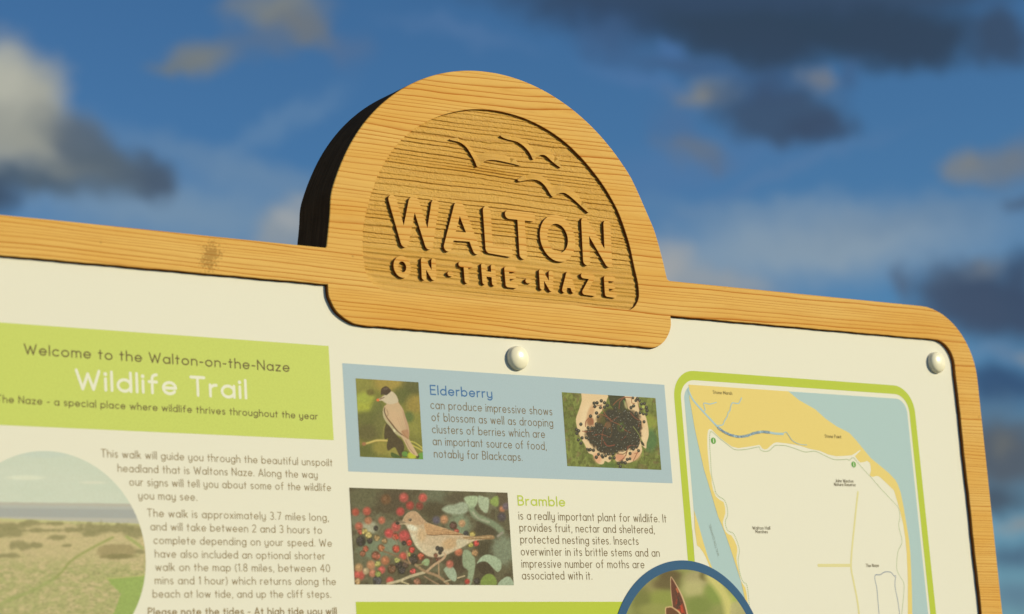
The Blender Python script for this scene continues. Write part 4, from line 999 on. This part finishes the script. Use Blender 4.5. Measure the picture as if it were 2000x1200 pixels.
for (x, y, r, c) in [(665, 160, 52, R1), (882, 162, 48, (210, 86, 76)), (735, 250, 46, (176, 60, 56)), (625, 320, 46, (196, 68, 66)), (845, 255, 42, (140, 58, 52)), (112, 325, 42, (188, 80, 62)), (243, 315, 46, (196, 86, 70)), (412, 420, 40, (196, 104, 78)), (258, 422, 42, (186, 116, 82)), (150, 488, 44, (190, 96, 74)), (575, 495, 52, R1), (497, 568, 52, (206, 72, 72)), (670, 600, 66, (200, 74, 74)), (460, 180, 56, (116, 78, 52)), (1125, 410, 46, (204, 142, 98)), (1330, 455, 40, (196, 146, 102)), (1035, 418, 44, (92, 84, 98)), (155, 1040, 62, (204, 84, 74)), (290, 930, 50, (204, 138, 96)), (410, 985, 42, (208, 92, 84)), (308, 1025, 42, (208, 128, 98)), (505, 1110, 42, (204, 84, 74)), (150, 960, 46, (196, 150, 100)), (1190, 920, 42, (196, 104, 84)), (230, 1000, 36, (204, 176, 132)), (1390, 1120, 30, (180, 56, 50)), (1290, 780, 44, (208, 116, 82)), (1790, 290, 34, (190, 120, 84)), (1830, 260, 40, (110, 92, 100)), (1785, 380, 48, (76, 66, 74)), (655, 830, 44, (206, 88, 74)), (450, 880, 50, (186, 112, 76))]:
    p.blob(x, y, r, r * 1.05, tuple(v_ * .94 for v_ in c), .75, op=.92); p.blob(x - r * .15, y - r * .2, r * .45, r * .4, tuple(min(250, v_ * 1.12 + 12) for v_ in c), .9, op=.6)
    rr = random.Random(int(x))
    for _ in range(9): p.blob(x + rr.uniform(-.6, .6) * r, y + rr.uniform(-.6, .6) * r, r * .16, r * .16, tuple(v_ * .78 for v_ in c), .9, op=.45)
for i, (x, y, r, c) in enumerate([(175, 660, 54, BK), (165, 550, 30, (186, 82, 68)), (215, 545, 34, (196, 170, 96)), (262, 590, 38, (196, 172, 100)), (275, 655, 32, (62, 54, 54)), (355, 620, 34, (176, 140, 88)), (345, 510, 28, BK), (228, 745, 34, (190, 96, 70)), (195, 800, 34, (156, 92, 66)), (445, 655, 34, (176, 138, 92)), (405, 735, 40, (184, 112, 72)), (345, 825, 50, (164, 88, 66)), (570, 605, 38, (206, 78, 62)), (725, 675, 36, (200, 56, 50)), (575, 745, 42, (204, 76, 58)), (755, 755, 36, (190, 62, 54)), (665, 680, 26, BK), (775, 865, 56, (56, 46, 44)), (610, 935, 44, (60, 48, 48)), (680, 930, 40, (84, 60, 52)), (525, 975, 50, (120, 80, 58)), (640, 990, 44, (58, 50, 52)), (360, 1110, 50, (76, 72, 76)), (1030, 820, 28, (132, 78, 60)), (1058, 862, 30, (110, 66, 54)), (1450, 575, 34, (184, 160, 84)), (1375, 570, 30, (58, 56, 60)), (1490, 680, 34, (196, 70, 64)), (1425, 695, 34, (176, 164, 78)), (1480, 790, 40, (184, 138, 92)), (370, 920, 36, (170, 160, 86)), (1500, 1115, 36, (66, 54, 54)), (770, 1005, 36, (206, 84, 78)), (860, 830, 40, (196, 92, 66)), (135, 1120, 40, (186, 146, 98)), (820, 1120, 44, (150, 100, 74)), (590, 870, 34, (176, 170, 92)), (720, 810, 26, (176, 160, 84)), (1230, 480, 44, (92, 56, 50)), (1265, 545, 30, (182, 80, 64)), (370, 1030, 36, (150, 156, 78))]):
    drupe(x, y, r, c, seed=i)
tw = (164, 134, 98)
p.line([(480, 1145), (620, 1110), (740, 1060), (900, 1015)], 30, (196, 176, 136), 8); p.line([(440, 775), (560, 820), (660, 880), (740, 915)], 22, (132, 104, 76), 6); p.line([(800, 930), (900, 1000), (1060, 1060), (1170, 1150)], 30, (158, 126, 92), 6); p.line([(930, 1000), (1010, 930), (1100, 870), (1140, 820), (1120, 790)], 26, (188, 152, 116), 6)
p.line([(1062, 900), (1066, 1050)], 16, (170, 136, 100), 5); p.line([(700, 770), (712, 860), (740, 910)], 14, (164, 130, 96), 5); p.line([(1280, 1080), (1360, 1055)], 14, (196, 172, 130), 5); p.line([(810, 930), (870, 925), (900, 900)], 10, (150, 140, 90), 5); p.line([(640, 1120), (720, 1150)], 16, (196, 176, 130), 6); p.line([(900, 1060), (1000, 1120), (1060, 1150)], 16, (150, 120, 90), 6); p.line([(540, 600), (590, 680), (570, 720)], 8, (150, 130, 100), 4); p.line([(1130, 1120), (1200, 1100)], 14, (176, 160, 122), 6)
bird = [(650, 425), (665, 385), (700, 340), (750, 315), (800, 318), (850, 360), (910, 430), (1000, 470), (1100, 500), (1200, 530), (1280, 560), (1360, 590), (1500, 602), (1640, 590), (1690, 600), (1690, 630), (1600, 640), (1470, 655), (1380, 690), (1290, 745), (1200, 790), (1100, 830), (1000, 840), (920, 815), (830, 745), (780, 670), (745, 590), (715, 520), (690, 475), (655, 455)]
p.poly(bird, (200, 170, 132), 8)
p.poly([(690, 465), (740, 480), (830, 490), (830, 540), (870, 640), (1000, 700), (1280, 650), (1460, 650), (1290, 745), (1200, 790), (1100, 830), (1000, 840), (920, 815), (830, 745), (780, 670), (745, 590), (715, 520)], (208, 184, 146), 24)
p.poly([(740, 570), (790, 600), (830, 700), (900, 790), (830, 745), (780, 670)], (216, 202, 164), 16, .8); p.blob(760, 505, 60, 30, (222, 210, 178), .7, 20)
p.blob(1000, 650, 130, 60, (204, 176, 138), .9); p.blob(1190, 690, 90, 60, (196, 152, 104), .9, -20, .7); p.blob(870, 590, 50, 70, (206, 166, 118), .9, 0, .6); p.poly([(1270, 640), (1400, 650), (1380, 690), (1290, 740)], (206, 188, 150), 16)
p.poly([(660, 415), (700, 345), (760, 315), (810, 325), (870, 390), (920, 440), (860, 470), (780, 470), (690, 440)], (188, 150, 112), 14); p.blob(790, 440, 60, 26, (196, 158, 118), .8, 10, .7)
p.poly([(900, 450), (1000, 470), (1110, 505), (1230, 545), (1340, 580), (1250, 592), (1100, 585), (1000, 590), (930, 580), (910, 530)], (198, 152, 106), 10)
p.line([(930, 582), (1020, 590), (1120, 580), (1340, 582)], 9, (112, 78, 52), 5); p.line([(950, 560), (1080, 565), (1200, 560)], 5, (150, 104, 66), 4); p.line([(1110, 525), (1190, 530), (1270, 555)], 6, (130, 92, 62), 4); p.line([(1000, 535), (1120, 545), (1240, 560)], 5, (170, 122, 80), 5)
p.poly([(1340, 612), (1500, 602), (1640, 588), (1695, 600), (1690, 635), (1560, 636), (1400, 636)], (158, 122, 82), 6); p.line([(1360, 628), (1500, 618), (1680, 606)], 5, (206, 174, 128), 4); p.line([(1400, 635), (1560, 634), (1690, 632)], 5, (110, 84, 58), 4)
p.poly([(572, 440), (600, 428), (650, 425), (692, 448), (650, 456), (600, 468), (575, 462)], (140, 118, 92), 5); p.line([(610, 464), (690, 458)], 8, (206, 176, 136), 4); p.blob(592, 452, 24, 19, (54, 46, 44), .4)
p.blob(738, 415, 23, 21, (206, 178, 140), .4); p.blob(738, 414, 18, 17, (70, 54, 44), .4); p.blob(734, 408, 5, 5, (190, 176, 150), .8)
p.tex(10, 20, .05, 33)
drupe(1052, 740, 26, (52, 46, 46), seed=99); drupe(1092, 752, 28, (50, 44, 44), seed=98); drupe(1078, 790, 22, (56, 48, 46), seed=97); drupe(1030, 820, 24, (132, 78, 60), seed=96); p.line([(1090, 880), (1130, 850), (1140, 810), (1115, 785)], 14, (200, 160, 124), 5)
p.tex(14, 14, .14, 51); p.tex(6, 6, .09, 44); p.build(2, 'photo of a brown warbler among bramble berries')

# -- landscape disk
lc = [P(x, y, PANEL_Y) for x, y in ((88, 882.4), (282.7, 1090), (206, 923.6), (275, 1035), (261, 1200), (0, 904))]
A_ = np.c_[2 * np.array(lc), np.ones(6)]; s_ = np.linalg.lstsq(A_, (np.array(lc) ** 2).sum(1), rcond=None)[0]
lcx, lcy = s_[0], s_[1]; lr = math.sqrt(s_[2] + lcx ** 2 + lcy ** 2)
p = Paint(0, 870, 3.637, lcx - lr - .001, lcy - lr - .001, lcx + lr + .001, lcy + lr + .001, step=0.00065, disk=(lcx, lcy, lr))
p.fill((208, 212, 186)); n = fbm(p.X / 260 + 3, p.Y / 60, 3, 3); p.over(np.clip((n - .35) / .4, 0, 1) * .25, (222, 219, 194))
p.blob(180, 230, 130, 16, (228, 226, 196), .8); p.blob(660, 265, 90, 10, (224, 220, 192), .9); p.blob(330, 60, 200, 30, (200, 208, 188), .9, 0, .7)
yy = p.Y - p.X * 0.012
def band(y0, y1, col, s=8, nz=0, seed=3):
    n = nz * (fbm(p.X / 60, p.Y / 25, seed) - .5) if nz else 0
    p.over(np.clip((yy - y0 + n) / s + .5, 0, 1) * np.clip((y1 - yy - n) / s + .5, 0, 1), col)
band(404, 3000, (186, 176, 158), 6, 8); band(424, 3000, (180, 178, 166), 8); band(445, 520, (164, 163, 156), 14); band(508, 3000, (186, 178, 162), 10)
yy = p.Y - p.X * 0.04
band(518, 3000, (196, 186, 122), 6, 6); band(540, 3000, (198, 176, 122), 12, 30, 6)
sky_c = p.c.copy(); p.tex(60, 20, .5, 5, (206, 178, 128), .5); wl = np.clip((p.Y - 535 - p.X * .03) / 16, 0, 1)[..., None]; p.c = p.c * wl + sky_c * (1 - wl); yy2 = np.clip((p.Y - 760) / 120, 0, 1)
n = fbm(p.X / 50, p.Y / 22, 15); p.over(np.clip((n - .36) / .2, 0, 1) * yy2 * .85, (164, 162, 96))
n = fbm(p.X / 16, p.Y / 9, 19); p.over(np.clip((n - .5) / .2, 0, 1) * np.clip((p.Y - 600) / 200, 0, 1) * .6, (196, 176, 118)); n = fbm(p.X / 18 + 40, p.Y / 10, 29); p.over(np.clip((n - .52) / .2, 0, 1) * np.clip((p.Y - 700) / 200, 0, 1) * .55, (134, 134, 78))
land_keep = p.Y > 535 + p.X * .04
sv = p.c.copy()
for a in [(60, 575, 150, 24), (210, 552, 70, 18), (400, 556, 90, 14), (520, 600, 70, 18), (660, 590, 110, 40), (860, 590, 140, 30), (60, 620, 120, 34), (300, 605, 130, 14), (650, 630, 60, 22), (960, 620, 70, 34), (150, 712, 75, 28), (260, 710, 45, 18), (400, 655, 60, 16), (480, 712, 34, 9), (60, 785, 80, 16), (980, 755, 60, 18)]:
    p.blob(*a, (136, 126, 80), .8, op=.85, nz=1.3, seed=int(a[0]) + 2)
p.blob(825, 755, 150, 52, (158, 138, 90), .4, op=.95, nz=.5, seed=4); p.blob(850, 790, 110, 18, (122, 112, 66), .8, op=.8, nz=.5)
p.line([(800, 655), (700, 705), (600, 760), (500, 825), (440, 900), (380, 950)], 16, (148, 152, 78), 10, .9); p.line([(380, 950), (260, 1020), (120, 1080), (-100, 1170)], 26, (152, 158, 86), 16, .8); p.line([(900, 650), (960, 690), (1010, 730)], 22, (154, 162, 84), 12, .8)
p.poly([(745, 945), (900, 930), (1100, 915), (1150, 1500), (700, 1500), (820, 1150), (860, 1060), (800, 990)], (146, 166, 78), 8, smooth=False, nz=20); p.line([(740, 950), (1100, 918)], 6, (196, 180, 110), 4)
sky_c = p.c.copy(); p.tex(9, 5, .12, 22); wl = np.clip((p.Y - 530) / 20, 0, 1)[..., None]; p.c = p.c * wl + sky_c * (1 - wl); p.over(np.full(p.X.shape, .13), (224, 218, 184)); p.build(1, 'round pale photo of a grassy headland and the sea')

# -- blue ring with butterfly
rc = [P(x, y, PANEL_Y) for x, y in ((1206.4, 1200), (1330.4, 1096), (1471.2, 1200), (1260, 1118.4), (1404, 1118.4))]
A_ = np.c_[2 * np.array(rc), np.ones(5)]; s_ = np.linalg.lstsq(A_, (np.array(rc) ** 2).sum(1), rcond=None)[0]
rcx, rcy = s_[0], s_[1]; rr_ = math.sqrt(s_[2] + rcx ** 2 + rcy ** 2)
sheet('picture_ring', arc(rcx, rcy, rr_, rr_, 0, 358, 120), LY(10), M['ring_blue'], panel, [arc(rcx, rcy, rr_ - .0094, rr_ - .0094, 0, 357, 110)], label='dark blue ring round the butterfly photo')
p = Paint(1180, 1080, 6.25, rcx - rr_, rcy - rr_, rcx + rr_, rcy + rr_, step=0.00065, disk=(rcx, rcy, rr_ - .005))
p.fill((146, 146, 80))
for a in [(560, 430, 160, 110, (150, 136, 84)), (800, 280, 140, 70, (92, 74, 46)), (760, 380, 160, 90, (98, 82, 50)), (1120, 320, 150, 100, (172, 156, 106)), (1090, 440, 140, 110, (190, 178, 116)), (1350, 500, 130, 130, (132, 148, 66)), (700, 560, 200, 110, (142, 146, 66)), (450, 600, 110, 180, (116, 116, 58)), (1230, 280, 70, 60, (110, 100, 56)), (600, 700, 200, 80, (150, 148, 76)), (1150, 650, 160, 120, (122, 134, 62)), (1600, 600, 90, 120, (172, 180, 84)), (1200, 1100, 500, 300, (128, 136, 66))]:
    p.blob(*a, soft=1.0, op=.9)
p.line([(1290, 290), (1400, 420), (1490, 580), (1530, 800), (1540, 1200)], 120, (216, 200, 116), 70, .9); p.poly([(1540, 640), (1650, 600), (1750, 760), (1700, 1000), (1560, 900)], (188, 174, 120), 40, .8)
p.poly([(805, 300), (830, 310), (880, 390), (940, 500), (980, 600), (1020, 760), (1060, 1000), (900, 1100), (850, 800), (820, 600), (805, 440)], (222, 178, 132), 8, smooth=True)
p.poly([(812, 310), (828, 322), (870, 395), (925, 505), (965, 610), (1003, 760), (1040, 1000), (910, 1080), (855, 800), (828, 600), (812, 440)], (96, 46, 30), 8)
n = fbm(p.X / 30, p.Y / 55, 3); msk = poly_sd(p.X, p.Y, [(880, 470), (960, 620), (1000, 760), (1030, 1000), (910, 1060), (850, 640)])
p.over(np.clip(-msk / 30, 0, 1) * np.clip((n - .42) / .12, 0, 1), (196, 58, 34)); p.over(np.clip(-msk / 30, 0, 1) * np.clip((.40 - n) / .1, 0, 1), (60, 26, 20))
p.line([(870, 470), (900, 600), (940, 760)], 8, (60, 28, 20), 5); p.line([(880, 440), (895, 480)], 20, (190, 96, 60), 8)
p.poly([(738, 690), (770, 660), (810, 655), (860, 680), (930, 740), (1010, 900), (1000, 1200), (800, 1200), (760, 900)], (224, 180, 126), 8); p.poly([(750, 695), (780, 672), (812, 668), (855, 694), (915, 750), (990, 900), (980, 1180), (815, 1180), (772, 900)], (106, 62, 36), 10)
p.tex(8, 8, .05, 7); p.build(9, 'round photo with a red butterfly wing')

# ------------------------------------------------------------------ white screw caps
def cap_mesh():
    prof = [(0.0122, 0.0), (0.0124, 0.0016), (0.0122, 0.0034), (0.0117, 0.0040)] + [(0.0117 * math.cos(a), 0.0040 + 0.0042 * math.sin(a)) for a in np.linspace(0.12, math.pi / 2 - 0.02, 14)]
    N = 64; V, F = [], []
    for r, h in prof:
        V += [(r * math.cos(2 * math.pi * k / N), -h, r * math.sin(2 * math.pi * k / N)) for k in range(N)]
    for i in range(len(prof) - 1):
        for k in range(N): F.append((i * N + k, i * N + (k + 1) % N, (i + 1) * N + (k + 1) % N, (i + 1) * N + k))
    V.append((0, -0.00822, 0)); t0 = (len(prof) - 1) * N
    for k in range(N): F.append((t0 + k, t0 + (k + 1) % N, len(V) - 1))
    return V, F
V, F = cap_mesh()
c1 = P(1009.0, 700.5, PANEL_Y); c2 = P(1826.5, 709, PANEL_Y)
s1 = mesh_obj('screw_cap', V, F, M['cap_white'], sign, smooth=True, label='glossy white screw cap below the crest')
s1.location = (c1[0], PANEL_Y, c1[1])
s2 = s1.copy(); C.objects.link(s2); s2.parent = sign; s2.location = (c2[0], PANEL_Y, c2[1]); s2['label'] = 'glossy white screw cap in the top right corner'

# ------------------------------------------------------------------ posts and ground (below the picture)
def box(x0, x1, y0, y1, z0, z1):
    v = [(x0, y0, z0), (x1, y0, z0), (x1, y1, z0), (x0, y1, z0), (x0, y0, z1), (x1, y0, z1), (x1, y1, z1), (x0, y1, z1)]
    return v, [(3, 2, 1, 0), (4, 5, 6, 7), (0, 1, 5, 4), (1, 2, 6, 5), (2, 3, 7, 6), (3, 0, 4, 7)]
for x in (-0.48, 0.48):
    v, f = box(x - 0.045, x + 0.045, DEPTH + 0.001, DEPTH + 0.091, -AIM[2] - 0.3, -0.06)
    mesh_obj('post', v, f, M['letter_pine'], sign)
mt, t, b = new_mat('grass')
co = t.node('ShaderNodeTexCoord').outputs['Object']
n = t.noise(co, 0.6, 5.0)[0]; n2 = t.noise(co, 30.0, 4.0)[0]
c = t.mix(t.remap(n, .35, .65), (0.06, 0.085, 0.025, 1), (0.12, 0.11, 0.045, 1)); c = t.mix(t.remap(n2, .4, .7), c, (0.04, 0.06, 0.018, 1))
t.put(b.inputs['Base Color'], c); b.inputs['Roughness'].default_value = 0.9
N = 40; V = []; F = []
for i in range(N + 1):
    for j in range(N + 1):
        a = (i / N * 2 - 1); c_ = (j / N * 2 - 1); V.append((math.copysign(abs(a) ** 3, a) * 2500, math.copysign(abs(c_) ** 3, c_) * 2500, 0.0))
for i in range(N):
    for j in range(N): F.append((i * (N + 1) + j, (i + 1) * (N + 1) + j, (i + 1) * (N + 1) + j + 1, i * (N + 1) + j + 1))
ground = mesh_obj('ground', V, F, mt); ground['kind'] = 'structure'; ground['label'] = 'rough grass of the headland'
